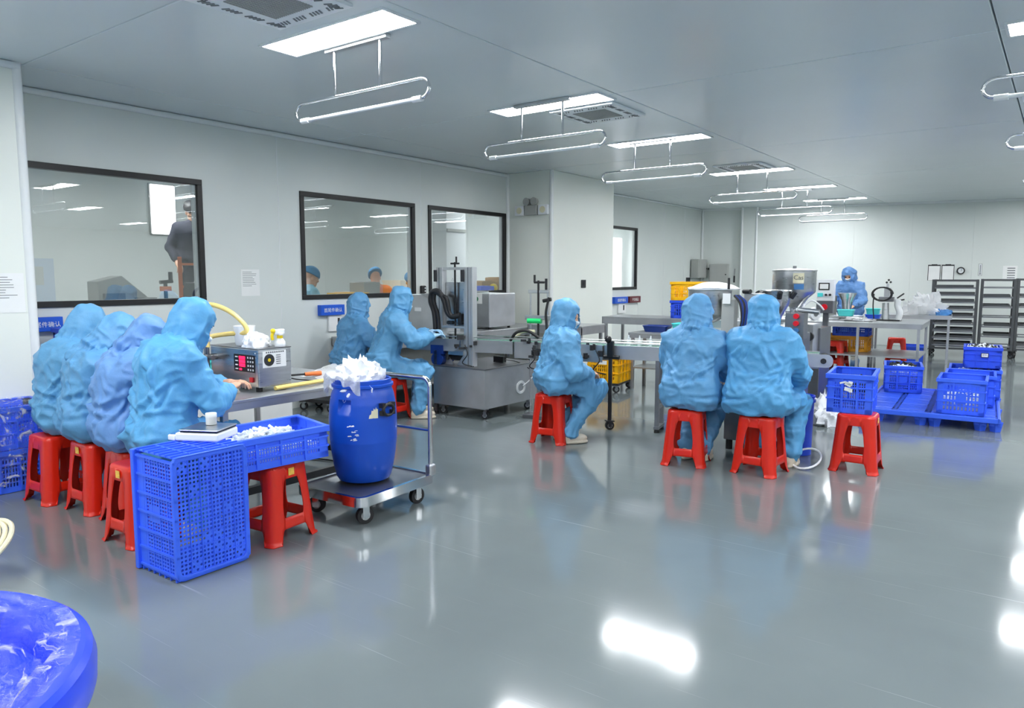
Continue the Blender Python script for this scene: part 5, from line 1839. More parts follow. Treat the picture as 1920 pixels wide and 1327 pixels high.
# grey box machine on the wall bench
t = thing('box_machine', 'grey steel box machine on the wall bench, green tag and white notice on its front', 'machine', (-6.6, 8.3, 0.81))
MB().prism([(-0.26, -0.3), (0.26, -0.3), (0.26, 0.3), (-0.26, 0.3)], 0.03, 0.50).build('housing', M['steel_sheet'], t, False, 0.012)
for sx in (-1, 1):
    for sy in (-1, 1):
        MB().cyl((sx * 0.2, sy * 0.22, 0), (sx * 0.2, sy * 0.22, 0.035), 0.02).build('foot', M['rubber'], t)
MB().box((-0.06, -0.304, 0.33), (0.085, 0.005, 0.16)).build('green_tag', M['greentag'], t, False)
nt_ = MB().box((0.06, -0.304, 0.43), (0.15, 0.004, 0.15)).build('notice', M['paper'], t, False)
MB().cyl((0.035, -0.307, 0.42), (0.035, -0.309, 0.42), 0.035, n=20).build('round_mark', M['greentag'], nt_)
MB().box((0.03, -0.303, 0.525), (0.44, 0.004, 0.012)).build('top_edge', M['white'], t, False)
t = thing('open_case', 'open steel machine case on the wall bench behind the aluminium posts', 'machine', (-6.75, 7.35, 0.81))
MB().prism([(-0.28, 0.0), (0.25, 0.0), (0.25, 0.36), (-0.05, 0.5), (-0.28, 0.5)], -0.22, 0.22, Matrix(((1, 0, 0, 0), (0, 0, 1, 0), (0, 1, 0, 0), (0, 0, 0, 1)))).build('housing', M['steel_sheet'], t, False, 0.008)
MB().box((-0.1, -0.225, 0.3), (0.12, 0.006, 0.05)).build('name_plate', M['white'], t, False)

# ------------------------------------------------------------------ yellow crate on a dolly, dolly under the bench
t = thing('crate_dolly', 'low wheeled dolly under the yellow crate by the conveyor', 'dolly', (-4.93, 8.9, 0), R(8))
MB().box((0, 0, 0.115), (0.44, 0.62, 0.03)).build('deck', M['dark'], t, False, 0.005)
for sx in (-1, 1):
    for sy in (-1, 1):
        caster(t, sx * 0.17, sy * 0.25, 0.045, 0, 0.7, 0.1, 'chrome')
crate('yellow_crate', 'bright yellow crate on a wheeled dolly beyond the masked worker', 0.44, 0.62, 0.36, 'yellow', (-4.93, 8.9, 0.132), R(8), None, 0.03, plate=False)
MB().box((0.0, -0.318, 0.27), (0.12, 0.003, 0.05)).build('label_card', M['paper'], [c for c in bpy.data.objects if c.name == 'yellow_crate'][0], False)
tag(MB().box((-4.93, 8.9, 0.44), (0.40, 0.58, 0.02), rz=R(8)).build('liner_sheet', M['parts'], None, False, 0.004), 'pale liner sheet on top of the yellow crate contents', 'sheet')
t = thing('bench_dolly', 'black low dolly with small casters under the end of the wall bench', 'dolly', (-6.85, 5.55, 0), R(10))
MB().box((0, 0, 0.125), (0.5, 0.36, 0.04)).build('deck', M['dark'], t, False, 0.005)
for sx in (-1, 1):
    for sy in (-1, 1):
        caster(t, sx * 0.2, sy * 0.13, 0.045, 0, 0.4, 0.105, 'chrome')
for i, (x, y) in enumerate([(-6.7, 3.75), (-6.68, 4.2), (-6.66, 4.62)]):
    t = thing('carton', 'white carton on the floor by the left wall, %s of three behind the front table' % ['left', 'middle', 'right'][i], 'box', (x, y, 0), R(3), 'white cartons behind the front table')
    MB().box((0, 0, 0.15), (0.36, 0.40, 0.30)).build('carton_body', M['paper'], t, False, 0.004)
    MB().box((0, 0, 0.302), (0.06, 0.40, 0.003)).build('tape', M['beige'], t, False)

# ------------------------------------------------------------------ tank filler between the two workers
t = thing('tank_filler', 'tall steel filling machine with a round tank, between the two workers seen from behind', 'machine', (-2.2, 6.62, 0))
MB().box((0.02, -0.02, 0.44), (0.42, 0.40, 0.70)).build('cabinet', M['steel_dark'], t, False, 0.006)
for sx in (-1, 1):
    for sy in (-1, 1):
        MB().cyl((0.02 + sx * 0.17, -0.02 + sy * 0.16, 0), (0.02 + sx * 0.17, -0.02 + sy * 0.16, 0.09), 0.03, n=12).build('foot', M['rubber'], t)
MB().box((-0.23, 0.62, 0.95), (0.14, 0.22, 0.86)).build('column_box', M['steel_sheet'], t, False, 0.006)
MB().box((-0.42, 0.46, 1.15), (0.13, 0.10, 0.34)).build('valve_panel', M['greybox'], t, False, 0.006)
MB().box((-0.43, 0.40, 1.33), (0.075, 0.015, 0.10)).build('notice', M['paper'], t, False)
MB().box((-0.3, 0.3, 0.80), (0.9, 0.4, 0.03)).build('machine_deck', M['steel'], t, False, 0.004)
tk = MB().lathe([(0, 1.07), (0.05, 1.08), (0.20, 1.15), (0.215, 1.17), (0.215, 1.405), (0.222, 1.41), (0.222, 1.425), (0.21, 1.425)], 40, (-0.68, 0.60, 0)).build('tank', M['steel'], t)
b = MB().lathe([(0.255, 1.412), (0.26, 1.425), (0.2, 1.45), (0.12, 1.475), (0.05, 1.485), (0, 1.487)], 48, (-0.64, 0.60, 0))
P = np.array(b.v)
P[:, 2] += 0.016 * (ridge(P * 9 + 3, 4) - 0.4) * (P[:, 2] > 1.42)
b.v = [tuple(p) for p in P]
b.build('cloth_cover', M['bagwhite'], tk)
m = MB()
for s in (0, 2.1, 4.2):
    m.cyl((-0.68 + 0.16 * math.cos(s), 0.6 + 0.16 * math.sin(s), 0.8), (-0.68 + 0.16 * math.cos(s), 0.6 + 0.16 * math.sin(s), 1.15), 0.015, n=8)
m.build('tank_leg', M['steel'], tk)
MB().cyl((-0.42, 0.42, 1.42), (-0.42, 0.42, 1.53), 0.012).build('top_rod', M['dark'], t)
MB().cyl((-0.30, 0.5, 1.40), (-0.22, 0.46, 1.40), 0.022).build('top_valve', M['dark'], t)
for k in range(4):
    MB().tube(bez([(-0.36 + 0.015 * k, 0.42, 1.36), (-0.28 + 0.02 * k, 0.36, 1.28), (-0.26 + 0.012 * k, 0.35, 1.1), (-0.33 + 0.02 * k, 0.36, 0.92), (-0.30 + 0.02 * k, 0.34, 0.8)]), 0.012, 8).build('hose', M['motor'] if k % 2 else M['rubber'], t)
m = MB()
rnd = random.Random(4)
for k in range(18):
    m.cyl((-0.55 + rnd.uniform(0, 0.28), 0.36, 0.86 + rnd.uniform(0, 0.14)), (-0.55 + rnd.uniform(0, 0.28), 0.42, 0.86 + rnd.uniform(0, 0.14)), 0.02, n=8)
m.build('valve_cluster', M['steel_dark'], t)
t = thing('small_filler', 'small steel jar filler with black knobs behind the right worker of the pair', 'machine', (-2.20, 7.6, 0))
MB().box((0, 0, 0.5), (0.34, 0.3, 0.98)).build('pedestal', M['steel_dark'], t, False, 0.006)
MB().lathe([(0.03, 1.0), (0.07, 1.15), (0.14, 1.28), (0.15, 1.38), (0.155, 1.4), (0.15, 1.41), (0, 1.41)], 28, (-0.14, 0, 0)).build('bowl', M['steel'], t)
m = MB()
for k in range(6):
    a = k * PI / 3
    m.cyl((-0.14 + 0.15 * math.cos(a), 0.15 * math.sin(a), 1.33), (-0.14 + 0.19 * math.cos(a), 0.19 * math.sin(a), 1.39), 0.025, n=8)
m.build('clamp_knob', M['dark'], t)
MB().box((0.10, -0.10, 1.06), (0.18, 0.14, 0.26)).build('control_box', M['steel_dark'], t, False, 0.005)
for k, (c, z) in enumerate((('redmat', 1.16), ('redmat', 1.09), ('labelblue', 1.02))):
    MB().cyl((0.12, -0.17, z), (0.12, -0.20, z), 0.026, n=14).build('push_button', M[c], t)
MB().cyl((0.02, -0.05, 1.0), (0.05, -0.05, 1.22), 0.03, n=10).cyl((0.1, -0.05, 1.22), (0.3, -0.05, 1.2), 0.025, n=10).build('valve_body', M['steel'], t)

# ------------------------------------------------------------------ hopper machine
t = thing('hopper_filler', 'filling machine with a big round steel hopper at the back', 'machine', (-2.45, 8.6, 0))
MB().box((0.05, 0.15, 0.55), (0.55, 0.45, 0.86)).build('cabinet', M['steel_dark'], t, False, 0.006)
MB().box((0.17, -0.12, 0.86), (0.26, 0.30, 0.34)).build('gear_box', M['steel_sheet'], t, False, 0.006)
MB().cyl((0.26, -0.27, 0.90), (0.26, -0.31, 0.90), 0.05, n=20).build('hand_knob', M['dark'], t)
MB().cyl((0.10, -0.27, 0.74), (0.10, -0.30, 0.74), 0.035, n=16).build('hand_knob', M['dark'], t)
hp_ = MB().lathe([(0.03, 1.14), (0.04, 1.2), (0.225, 1.365), (0.232, 1.375), (0.232, 1.60), (0.24, 1.605), (0.24, 1.615), (0.2, 1.62), (0.05, 1.635), (0, 1.635)], 48, (0, 0, 0)).build('hopper', M['steel'], t)
for a0, a1, z0, z1, c in ((-1.35, -0.85, 1.47, 1.58, 'beige'), (-1.30, -0.85, 1.40, 1.46, 'labelblue')):
    m = MB()
    nn = 8
    vs = [(0.2345 * math.cos(a0 + (a1 - a0) * i / nn), 0.2345 * math.sin(a0 + (a1 - a0) * i / nn), z) for z in (z0, z1) for i in range(nn + 1)]
    m.add(vs, [(i, i + 1, nn + 2 + i, nn + 1 + i) for i in range(nn)])
    m.build('hopper_label', M[c], hp_, False)
words('Cas', 0.07, M['ink'], 'label_text', hp_, (0.105, -0.213, 1.53), (PI / 2, 0, R(27)), 0.001)
MB().cyl((0, 0, 1.63), (0, 0, 1.66), 0.02).build('lid_knob', M['steel_dark'], hp_)
for s in (-1, 1):
    MB().cyl((s * 0.2, -0.05, 1.38), (s * 0.05 - 0.02, -0.08, 1.12), 0.02, n=8).build('hopper_strut', M['steel'], t)
m = MB().cyl((-0.02, -0.04, 1.02), (-0.02, -0.04, 1.16), 0.05, n=14).cyl((-0.18, -0.05, 1.06), (0.1, -0.05, 1.06), 0.035, n=12)
m.box((-0.28, -0.1, 1.15), (0.12, 0.1, 0.2)).build('valve_body', M['steel'], t)
MB().tube(bez([(0.06, -0.1, 1.10), (0.14, -0.14, 1.2), (0.22, -0.12, 1.28), (0.30, -0.1, 1.24), (0.34, -0.05, 1.18)]), 0.010, 8).build('air_hose', M['white'], t)
m = MB().lathe([(0, 0.95), (0.032, 0.95), (0.03, 1.06), (0.014, 1.10), (0.011, 1.15), (0, 1.15)], 16, (0.20, -0.3, 0.10))
m.build('white_bottle', M['white'], t)
t = thing('control_cabinet', 'white control box with grey screen and red stop button on a post', 'control box', (-2.30, 9.4, 0), R(4))
MB().box((0, 0.05, 0.6), (0.06, 0.06, 1.2)).build('post', M['steel_dark'], t, False)
MB().box((0, 0.05, 0.02), (0.3, 0.3, 0.04)).build('post_base', M['steel_dark'], t, False)
MB().box((0, 0, 1.38), (0.19, 0.12, 0.26)).build('box_upper', M['white'], t, False, 0.006)
MB().box((0, 0, 1.18), (0.19, 0.13, 0.15)).build('box_lower', M['steel_dark'], t, False, 0.006)
MB().box((-0.015, -0.062, 1.425), (0.12, 0.006, 0.085)).build('screen_frame', M['black'], t, False)
MB().box((-0.015, -0.066, 1.425), (0.095, 0.004, 0.06)).build('screen', M['paper'], t, False)
MB().cyl((0, -0.066, 1.18), (0, -0.10, 1.18), 0.036, n=18).build('stop_button', M['redmat'], t)
MB().box((-0.055, -0.064, 1.325), (0.06, 0.006, 0.045)).build('green_pad', M['aqua'], t, False)
for s in (0, 1):
    MB().cyl((0.01 + 0.045 * s, -0.06, 1.325), (0.01 + 0.045 * s, -0.075, 1.325), 0.014, n=12).build('push_button', M['dark'], t)

# ------------------------------------------------------------------ back benches: crates, basins
crate('blue_crate', 'blue crate under the yellow one on the back bench', 0.48, 0.36, 0.25, 'blue2', (-4.28, 10.05, 0.952), R(4), 'stacked crates on the back bench', 0.03, plate=False)
crate('yellow_bench_crate', 'yellow crate stacked on a blue one on the back bench', 0.50, 0.37, 0.26, 'yellow', (-4.27, 10.05, 1.206), R(4), 'stacked crates on the back bench', 0.03, plate=False)
def basin(label, x, y, z, L, W, H, mat, rz=0.0, group=None):
    t = thing('basin', label, 'basin', (x, y, z), rz, group)
    m = MB()
    top, bot = rrect(0, 0, L / 2, W / 2, 0.04, 4), rrect(0, 0, L / 2 * 0.86, W / 2 * 0.86, 0.035, 4)
    n = len(top)
    vs = [(p[0], p[1], 0) for p in bot] + [(p[0], p[1], H) for p in top] + [(p[0] * 0.94, p[1] * 0.94, H) for p in top] + [(p[0] * 0.94, p[1] * 0.94, 0.012) for p in bot]
    fs = [tuple(reversed(range(n)))]
    for k in range(3):
        fs += [(k * n + i, k * n + (i + 1) % n, (k + 1) * n + (i + 1) % n, (k + 1) * n + i) for i in range(n)]
    fs += [tuple(range(3 * n, 4 * n))]
    m.add(vs, fs).build('basin_wall', M[mat], t)
    r = MB()
    r.tube([(p[0], p[1], H) for p in top], 0.008, 6, True)
    r.build('basin_rim', M[mat], t)
    return t
basin('turquoise basin on the low shelf table left of the two workers', -4.0, 9.36, 0.782, 0.42, 0.30, 0.13, 'aqua', R(3))
basin('dark blue tray on the low shelf table, left of the turquoise basin', -4.50, 9.42, 0.782, 0.36, 0.24, 0.08, 'motor', R(5))
crate('navy_crate', 'deep blue crate on the shelf under the turquoise basin', 0.42, 0.3, 0.22, 'blue2', (-4.15, 9.35, 0.315), R(3), None, 0.03, plate=False)
crate('ochre_crate', 'low ochre crate on the floor beyond the conveyor', 0.60, 0.40, 0.16, 'ochre', (-4.1, 10.1, 0.005), R(4), None, 0.03, plate=False)

# ------------------------------------------------------------------ on and under the long table
def cups(x, y, label):
    t = thing('vibrating_feeder', label, 'machine', (x, y, 0.80))
    MB().box((0, 0, 0.02), (0.5, 0.36, 0.04)).build('base_plate', M['steel'], t, False, 0.004)
    MB().box((-0.2, 0.0, 0.22), (0.16, 0.2, 0.36)).build('drive_case', M['greybox'], t, False, 0.006)
    MB().lathe([(0.06, 0.14), (0.07, 0.16), (0.09, 0.32), (0.15, 0.44), (0.152, 0.45), (0.145, 0.45), (0.085, 0.32), (0, 0.3)], 28, (0.07, 0, 0)).build('cone', M['steel'], t)
    for a in range(4):
        MB().cyl((0.07 + 0.07 * math.cos(a * 1.57), 0.07 * math.sin(a * 1.57), 0.04), (0.07 + 0.07 * math.cos(a * 1.57), 0.07 * math.sin(a * 1.57), 0.34), 0.01, n=8).build('support_rod', M['steel'], t)
    MB().box((-0.2, -0.02, 0.46), (0.05, 0.05, 0.14)).cyl((-0.24, 0, 0.52), (-0.14, 0, 0.53), 0.02).build('clamp', M['dark'], t)
    return t
cups(-3.14, 14.0, 'steel cone feeder on the long table in front of the standing worker')
t = thing('turntable', 'round steel turntable on the long table', 'machine', (-2.98, 13.55, 0.80))
MB().cyl((0, 0, 0), (0, 0, 0.05), 0.1, n=24).build('turntable_base', M['greydark'], t)
MB().lathe([(0, 0.05), (0.26, 0.05), (0.27, 0.055), (0.27, 0.075), (0.26, 0.07), (0, 0.068)], 40).build('turntable_plate', M['steel'], t)
basin('small turquoise basin on the round turntable', -2.98, 13.55, 0.872, 0.26, 0.2, 0.10, 'aqua', R(4), 'turquoise basins on the long table')
basin('turquoise basin right of the turntable, over a blue one', -2.66, 14.1, 0.88, 0.22, 0.2, 0.10, 'aqua', R(4), 'turquoise basins on the long table')
basin('blue basin under the right turquoise one on the long table', -2.66, 14.1, 0.80, 0.24, 0.22, 0.078, 'blue', R(4), 'blue basins on the long table')
t = thing('capping_machine', 'small white and black capping machine with a coiled hose on the long table', 'machine', (-2.38, 13.75, 0.80))
MB().box((0, 0, 0.012), (0.42, 0.22, 0.024)).build('base_plate', M['black'], t, False, 0.004)
MB().cyl((-0.02, 0, 0.02), (-0.03, 0, 0.3), 0.06, 0.05, 20).build('motor_column', M['steel'], t)
MB().tube(bez([(0.17, 0, 0.02), (0.19, 0, 0.14), (0.15, 0, 0.26), (0.16, 0, 0.36)]), [0.05] * 8 * 3 + [0.04], 10).build('curved_arm', M['white'], t)
MB().box((-0.02, 0, 0.36), (0.22, 0.14, 0.08)).build('head_block', M['steel_dark'], t, False, 0.006)
MB().box((-0.01, 0, 0.47), (0.09, 0.09, 0.16)).cyl((-0.01, 0, 0.55), (-0.01, 0, 0.62), 0.02).build('air_cylinder', M['alu'], t, False)
m = MB()
for x, z in ((-0.03, 0.64), (0.03, 0.645), (0.0, 0.68)):
    m.ball((x, 0, z), 0.018, 8, 6)
m.cyl((0.14, 0, 0.38), (0.24, 0, 0.46), 0.012).cyl((0.15, 0, 0.34), (0.25, 0, 0.36), 0.012)
m.build('knobs', M['black'], t)
MB().tube([(-0.06 + 0.15 * math.cos(a), -0.08 - 0.004 * i, 0.45 + 0.11 * math.sin(a)) for i, a in enumerate([0.3 * k for k in range(44)])], 0.012, 6).build('coiled_hose', M['rubber'], t)
MB().tube(bez([(-0.2, -0.08, 0.45), (-0.21, -0.06, 0.25), (-0.19, -0.05, 0.03)]), 0.010, 6).build('air_hose', M['rubber'], t)
t = thing('tape_roll', 'roll of clear film standing on the long table', 'roll', (-3.40, 13.2, 0.80), R(60))
MB().xform(Matrix.Identity(4)).lathe([(0.05, -0.03), (0.11, -0.03), (0.11, 0.03), (0.05, 0.03), (0.05, -0.03)], 28).xform(Matrix.Translation((0, 0, 0.11)) @ Matrix.Rotation(PI / 2, 4, 'X')).build('film_roll', M['bagwhite'], t)
MB().cyl((0, -0.032, 0.11), (0, 0.032, 0.11), 0.048, n=18).build('roll_core', M['steel_dark'], t)
crumple('film_sheets', 'crumpled clear film lying on the long table', 'plastic film', (-2.75, 13.3, 0.80), (0.26, 0.12, 0.06), 'bag', 31, amp=0.5)
crumple('film_heap', 'heap of clear film bags on the rear table against the far wall', 'plastic film', (-2.05, 15.3, 0.85), (0.30, 0.2, 0.34), 'bag', 33, 36, 0.5)
crumple('blue_film_heap', 'blue and white film bags right on the rear table', 'plastic film', (-1.78, 15.25, 0.85), (0.16, 0.16, 0.10), 'labelblue', 35, 28, 0.5)
crate('under_crate', 'ochre crate on the lower shelf of the long table', 0.56, 0.4, 0.26, 'ochre', (-2.90, 13.7, 0.272), R(3), 'crates under the long table', 0.03, plate=False)
crate('under_crate', 'blue crate on the ochre one under the long table', 0.56, 0.4, 0.2, 'blue', (-2.90, 13.7, 0.534), R(3), 'crates under the long table', 0.03, plate=False)
crate('under_crate', 'blue crate at the right end under the long table', 0.36, 0.4, 0.3, 'blue', (-2.15, 15.1, 0.005), R(3), 'crates under the long table', 0.03, plate=False)
crate('under_crate', 'small ochre crate at the left under the long table', 0.3, 0.4, 0.26, 'ochre', (-3.38, 13.9, 0.272), R(3), 'crates under the long table', 0.03, plate=False)

# ------------------------------------------------------------------ tray racks
def rack(label, x0, x1, y, z1, levels, rz, seed, trays):
    t = thing('tray_rack', label, 'rack', ((x0 + x1) / 2, y + 0.32, 0), rz, 'wheeled tray racks at the far right')
    hw, hd = (x1 - x0) / 2, 0.32
    for sx in (-1, 1):
        for sy in (-1, 1):
            MB().box((sx * hw, sy * hd, (0.14 + z1) / 2), (0.045, 0.045, z1 - 0.14)).build('post', M['rack'], t, False, 0.003)
            caster(t, sx * hw, sy * hd, 0.05, 0, 0.5 * sx + sy, 0.14, 'dark')
    for z in (z1 - 0.02, 0.16):
        m = MB()
        for s in (-1, 1):
            m.box((0, s * hd, z), (2 * hw, 0.035, 0.035)).box((s * hw, 0, z), (0.035, 2 * hd, 0.035))
        m.build('frame_rail', M['rack'], t, False)
    rnd = random.Random(seed)
    for k in range(levels):
        z = 0.22 + (z1 - 0.38) * k / (levels - 1)
        r = MB()
        for s in (-1, 1):
            r.box((s * (hw - 0.03), 0, z), (0.03, 2 * hd, 0.02))
        r.box((0, -hd, z - 0.004), (2 * hw - 0.04, 0.02, 0.024)).box((0, hd, z), (2 * hw - 0.04, 0.02, 0.02))
        r.build('runner', M['steel_dark'], t, False)
        if k in trays:
            tr = MB()
            w = 2 * hw - 0.10
            dx = rnd.uniform(-0.02, 0.02)
            tr.box((dx, 0, z + 0.016), (w, 2 * hd - 0.04, 0.008))
            for s in (-1, 1):
                tr.box((dx, s * (hd - 0.02), z + 0.034), (w, 0.008, 0.04)).box((dx + s * w / 2, 0, z + 0.034), (0.008, 2 * hd - 0.04, 0.04))
            tr.build('tray', M['rack'], t, False)
    return t
rack('wheeled tray rack beside the long table, its trays close together', -2.08, -1.36, 16.45, 1.48, 9, R(4), 1, (0, 1, 2, 3, 4, 5, 6, 7, 8))
rack('wheeled tray rack in the middle of the far right, sparser trays', -1.30, -0.78, 16.7, 1.49, 7, R(5), 2, (1, 2, 4, 5))
rack('wheeled tray rack cut by the right edge of the picture', -0.74, -0.10, 16.95, 1.50, 7, R(5), 3, (0, 2, 3, 4, 5))

# ------------------------------------------------------------------ things on the far wall
def on_far(name, label, cat, u, z, group=None):
    p = FM @ Vector((u, -0.03, z))
    return thing(name, label, cat, p, FA, group)
def clipboard(u, z, label, w=0.22, h=0.31, group=None):
    t = on_far('clipboard', label, 'clipboard', u, z, group)
    MB().box((0, -0.004, 0), (w, 0.006, h)).build('board', M['dark'], t, False)
    MB().box((0, -0.009, -0.012), (w - 0.025, 0.003, h - 0.03)).build('paper_sheet', M['paper'], t, False)
    MB().box((0, -0.014, h / 2 - 0.005), (w * 0.45, 0.014, 0.03)).build('clip', M['black'], t, False, 0.003)
clipboard(0.50, 1.53, 'white clipboard left of the slim far column', 0.24, 0.36, 'clipboards on the far wall')
clipboard(5.00, 1.62, 'left of two white clipboards above the tray racks', 0.24, 0.34, 'clipboards on the far wall')
clipboard(5.26, 1.62, 'right of two white clipboards above the tray racks', 0.24, 0.34, 'clipboards on the far wall')
t = on_far('wall_gauge', 'small round gauge on the far wall right of the clipboards', 'gauge', 5.50, 1.66)
MB().lathe([(0.055, -0.02), (0.075, -0.02), (0.08, 0), (0.075, 0.02), (0.055, 0.02)], 28).xform(Matrix.Translation((0, -0.022, 0)) @ Matrix.Rotation(PI / 2, 4, 'X')).build('gauge_ring', M['black'], t)
MB().cyl((0, -0.01, 0), (0, -0.03, 0), 0.055, n=28).build('gauge_face', M['white'], t)
MB().box((0.01, -0.032, 0.015), (0.005, 0.003, 0.05)).build('pointer', M['black'], t, False)
t = on_far('thermometer', 'slim white thermometer on the far wall, right of the round gauge', 'thermometer', 5.86, 1.68)
MB().box((0, -0.006, 0), (0.055, 0.012, 0.24)).build('back_plate', M['white'], t, False, 0.004)
MB().cyl((0, -0.015, -0.09), (0, -0.015, 0.1), 0.006, n=8).ball((0, -0.015, -0.09), 0.012).build('glass_stem', M['greydark'], t)
MB().box((0, -0.004, 0), (0.07, 0.006, 0.255)).build('plate_edge', M['greybox'], t, False)
t = on_far('wall_notice', 'white notice with black marks on the far wall at the right edge', 'notice', 6.40, 1.60)
MB().box((0, -0.003, 0), (0.26, 0.004, 0.32)).build('paper_sheet', M['paper'], t, False)
m = MB()
for k in range(5):
    m.box((0.02, -0.006, 0.11 - 0.05 * k), (0.14, 0.002, 0.018))
m.build('print_lines', M['ink'], t, False)
t = on_far('hanging_tools', 'two black handled tools hanging beside the far clipboard', 'tool', 0.80, 1.55)
MB().cyl((0, -0.02, -0.16), (0, -0.02, 0.0), 0.018, n=8).build('grip', M['black'], t)
MB().cyl((0, -0.02, 0.0), (0.01, -0.02, 0.17), 0.007, n=8).build('shaft', M['steel_dark'], t)
t = on_far('hanging_spray_gun', 'small white spray gun hanging left of the far clipboard', 'tool', 0.22, 1.58)
MB().cyl((0, -0.03, -0.2), (0, -0.03, 0.1), 0.016, n=8).build('grip', M['white'], t)
MB().box((0, -0.03, 0.14), (0.09, 0.04, 0.05)).build('gun_head', M['dark'], t, False, 0.005)
for k, (x, y, z, w, h, lab) in enumerate([(-7.17, 17.03, 1.72, 0.55, 0.44, 'upper grey electrical box in the far left corner'), (-6.72, 17.40, 1.58, 0.44, 0.50, 'larger grey electrical box in the far left corner, right of the other')]):
    t = thing('electrical_box', lab, 'electrical box', (x, y, z), R(90) if k == 0 else FA, 'grey electrical boxes in the far corner')
    MB().box((0, -0.09 if k == 0 else -0.05, 0), (w, 0.18, h)).build('enclosure', M['greybox'], t, False, 0.006)
    MB().box((0, -0.185 if k == 0 else -0.145, 0), (w - 0.04, 0.01, h - 0.04)).build('door', M['greybox'], t, False, 0.004)
    MB().cyl((w * 0.38, -0.19 if k == 0 else -0.15, 0), (w * 0.38, -0.205 if k == 0 else -0.165, 0), 0.016, n=12).build('latch', M['dark'], t)
t = thing('wall_socket', 'dark socket on the left wall near the far corner', 'socket', (WX, 16.65, 1.40), R(90))
MB().box((0, -0.012, 0), (0.2, 0.024, 0.22)).build('face_plate', M['dark'], t, False, 0.004)

# ------------------------------------------------------------------ things on the left wall and the columns
def on_left(name, label, cat, y, z, group=None, x=WX):
    return thing(name, label, cat, (x, y, z), R(90), group)       # local -y points into the room, local x along +y
def sign(y0, y1, z0, z1, mat, text, label, size, x=WX, pocket=None):
    t = on_left('sign_board', label, 'sign', (y0 + y1) / 2, (z0 + z1) / 2, 'coloured document sign boxes', x)
    w, h = y1 - y0, z1 - z0
    MB().box((0, -0.035, 0), (w, 0.07, h)).build('sign_box', M[mat], t, False, 0.003)
    words(text, size, M['paper'], 'sign_text', t, (0.0, -0.0715, -0.005), (PI / 2, 0, 0), 0.0008)
    if pocket:
        MB().box((pocket, -0.02, -h / 2 - 0.10), (w * 0.55, 0.03, 0.2)).build('document_pocket', M['paper'], t, False, 0.003)
        MB().box((pocket + 0.05, -0.037, -h / 2 - 0.09), (w * 0.08, 0.006, 0.1)).build('hanging_pen', M['dark'], t, False)
sign(2.60, 2.90, 1.065, 1.19, 'signblue', '首尾件确认', 'blue sign box with white lettering under the first window, behind the row of workers', 0.052)
sign(5.76, 6.12, 1.075, 1.20, 'signblue', '首尾件确认', 'blue sign box with white lettering above the end of the wall bench', 0.056, pocket=0.06)
sign(9.30, 9.54, 1.06, 1.19, 'maroon', '不合格品', 'dark red sign box beside the corner of the column', 0.05)
sign(13.0, 13.54, 1.0, 1.13, 'signblue', '首尾件确认', 'blue sign box beyond the column, over a white pocket', 0.07, pocket=0.1)
sign(13.62, 14.1, 1.0, 1.13, 'maroon', '不合格品', 'dark red sign box beyond the column, right of the blue one', 0.07)
def notice(y0, y1, z0, z1, label, x=WX, seed=1, group=None):
    t = on_left('paper_notice', label, 'notice', (y0 + y1) / 2, (z0 + z1) / 2, group, x)
    w, h = y1 - y0, z1 - z0
    MB().box((0, -0.002, 0), (w, 0.003, h)).build('paper_sheet', M['paper'], t, False)
    rnd = random.Random(seed)
    m = MB()
    for k in range(9):
        ww = w * rnd.uniform(0.45, 0.8)
        m.box((-w * 0.42 + ww / 2, -0.0042, h * 0.40 - k * h * 0.065), (ww, 0.0012, h * 0.014))
    m.build('print_lines', M['ink'], t, False)
notice(4.74, 4.97, 1.33, 1.62, 'white paper notice on the wall between the first and second windows')
notice(2.08, 2.36, 1.27, 1.57, 'white paper notice on the left wall return', -6.45, 3, 'papers on the left wall return')
notice(1.74, 2.03, 1.27, 1.57, 'paper notice on the left wall return cut by the picture edge', -6.45, 4, 'papers on the left wall return')
t = on_left('switch_plate', 'black rounded switch box with three buttons between the second and third windows', 'switch', 7.575, 1.34)
MB().box((0, -0.02, 0), (0.10, 0.04, 0.15)).build('switch_body', M['black'], t, False, 0.015)
for k in range(3):
    MB().cyl((0.02, -0.04, 0.04 - 0.04 * k), (0.02, -0.045, 0.04 - 0.04 * k), 0.011, n=10).build('button', M['white'], t)
t = on_left('switch_plate', 'small dark switch plate on the white column', 'switch', 10.50, 1.42, None, -6.36)
MB().box((0, -0.01, 0), (0.13, 0.02, 0.13)).build('switch_body', M['dark'], t, False, 0.006)
MB().box((0, -0.022, 0), (0.05, 0.008, 0.06)).build('rocker', M['black'], t, False)
crate('wall_crate', 'blue crate on the corner bench under the blue sign', 0.30, 0.36, 0.30, 'blue2', (-6.85, 2.94, 0.803), 0, None, 0.024, plate=False)

# ------------------------------------------------------------------ floor things at the front left
TX, TY = -2.02, 0.25
t = thing('blue_tub', 'big round blue tub in the bottom left corner, lid wrapped in clear film', 'tub', (TX, TY, 0))
RO = 0.555
MB().lathe([(0, 0.002), (RO - 0.16, 0.002), (RO - 0.14, 0.02), (RO - 0.10, 0.50), (RO - 0.095, 0.59), (RO - 0.09, 0.61)], 72).build('tub_wall', M['tub'], t)
MB().lathe([(RO - 0.10, 0.585), (RO - 0.012, 0.590), (RO - 0.004, 0.600), (RO, 0.615), (RO + 0.002, 0.66), (RO - 0.006, 0.69), (RO - 0.02, 0.70), (RO - 0.05, 0.698), (RO - 0.075, 0.685), (RO - 0.095, 0.655), (RO - 0.10, 0.60), (RO - 0.12, 0.585), (0.30, 0.58), (0.1, 0.585), (0, 0.585)], 96).build('lid', M['tub'], t)
m = MB()
